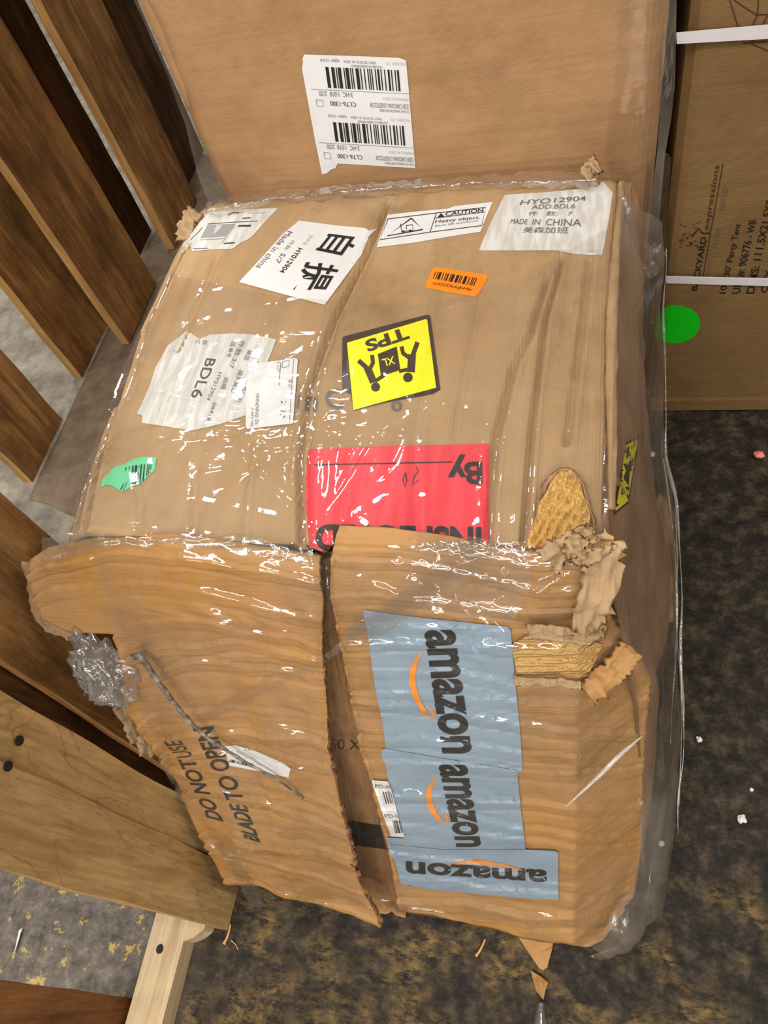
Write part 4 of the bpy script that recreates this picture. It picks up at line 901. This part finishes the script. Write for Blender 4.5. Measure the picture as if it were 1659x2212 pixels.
# knot of wrap at the right edge
bm = bmesh.new(); bmesh.ops.create_icosphere(bm, subdivisions=4, radius=1.0); ctr = Vector(atz(1412, 545, .50)); V = []
for v in bm.verts:
    d = v.co; r = 1+.4*fb(d.x, d.y, d.z, 2, 3); q = d*r; V.append(ctr+Vector((q.x*.016, q.y*.010-.02, q.z*.03)))
F = [[v.index for v in f.verts] for f in bm.faces]; bm.free()
mesh('wrap_knot', V, F, m_film4, bx, None, True)

# ------------------------------------------------------------------ litter on the floor
m_litter = flat('white_foam', (214, 206, 206), .7); m_pink = flat('pink_foam', (224, 128, 118), .7); m_splint = flat('wood_splinter', (196, 150, 96), .7)
def crumb(px, py, size, mat, label, name='foam_scrap', group=None, seed=0, flatk=.5):
    bm = bmesh.new(); bmesh.ops.create_icosphere(bm, subdivisions=3, radius=1.0); c = atz(px, py, 0); V = []
    for v in bm.verts:
        d = v.co; r = 1+.5*fb(d.x+seed, d.y, d.z, 1.5, 3); q = d*r*size; V.append((c[0]+q.x, c[1]+q.y, q.z*flatk))
    V = np.array(V); V[:, 2] -= V[:, 2].min()-.0005
    F = [[v.index for v in f.verts] for f in bm.faces]; bm.free()
    o = mesh(name, V, F, mat); tag(o, label, 'scrap', group); return o
crumb(1602, 1770, .0065, m_litter, 'larger white crumb on the dark floor at the lower right', group='white crumbs on the dark floor', seed=1)
crumb(1510, 1598, .005, m_litter, 'white crumb on the dark floor to the right of the tape labels', group='white crumbs on the dark floor', seed=2)
crumb(1406, 984, .007, m_litter, 'white crumb touching the loose wrap by the yellow side sticker', group='white crumbs on the dark floor', seed=3)
crumb(1428, 1822, .0045, m_litter, 'thin white crumb beside the box\'s lower right corner', group='white crumbs on the dark floor', seed=4)
crumb(1638, 985, .0085, m_pink, 'small pink crumpled scrap on the dark floor at the far right', seed=5)
crumb(1623, 1706, .003, m_litter, 'tiny white speck above the larger white crumb', group='white crumbs on the dark floor', seed=6)
def stick(a, b, r, label, name='wood_splinter'):
    A, Bq = Vector(atz(*a, r+.001)), Vector(atz(*b, r+.001)); V, F = tube(smoothpath([A, (A+Bq)/2+Vector((.002, .001, 0)), Bq], 10), lambda t: r*(1-.5*t), 6, 1, .3)
    o = mesh(name, V, F, m_splint); tag(o, label, 'splinter', 'wood splinters on the floor')
stick((1028, 2066), (1048, 2028), .0025, 'pale wood splinter on the floor in front of the box')
stick((484, 2040), (498, 1995), .003, 'thin pinkish splinter by the notched pallet stringer')
stick((500, 2032), (514, 2052), .0012, 'hair-thin splinter beside the notched pallet stringer')
P = np.array([[atz(1146, 2096, .004), atz(1166, 2108, .010), atz(1184, 2122, .005)], [atz(1150, 2112, .004), atz(1166, 2124, .012), atz(1178, 2140, .005)], [atz(1158, 2140, .004), atz(1166, 2150, .008), atz(1174, 2160, .004)]])
o = shell('cardboard_scrap', P, .0025, m_front, None, None, False, (0, 0, 1)); tag(o, 'curled tan cardboard scrap on the floor at the bottom centre', 'scrap')
P = pxsheet([(1160, 2165), (1152, 2212), (1148, 2240)], [(1176, 2165), (1180, 2212), (1182, 2240)], [(1160, 2165), (1176, 2165)], [(1148, 2240), (1182, 2240)], 5, 20, lambda x, y, u, v: atz(x, y, .006+.012*math.sin(math.pi*u)))
o = shell('plastic_scrap', P, .001, film('dirty_film_scrap', .6, (140, 136, 140), 3.3), None, None, True, (0, 0, 1)); tag(o, 'twisted grey plastic scrap on the floor at the bottom edge', 'scrap')
P = pxsheet([(40, 2010), (30, 2060), (25, 2040)][:2], [(50, 2003), (42, 2022)], [(40, 2010), (50, 2003)], [(30, 2060), (42, 2022)], 3, 8, lambda x, y, u, v: atz(x, y, .004+.004*math.sin(math.pi*u)))
o = shell('paper_scrap', P, .0008, m_litter, None, None, True, (0, 0, 1)); tag(o, 'white curled paper scrap on the grey floor beside the pale pallet', 'scrap')

bpy.data.objects.remove(_to, do_unlink=True); bpy.data.curves.remove(_tc)
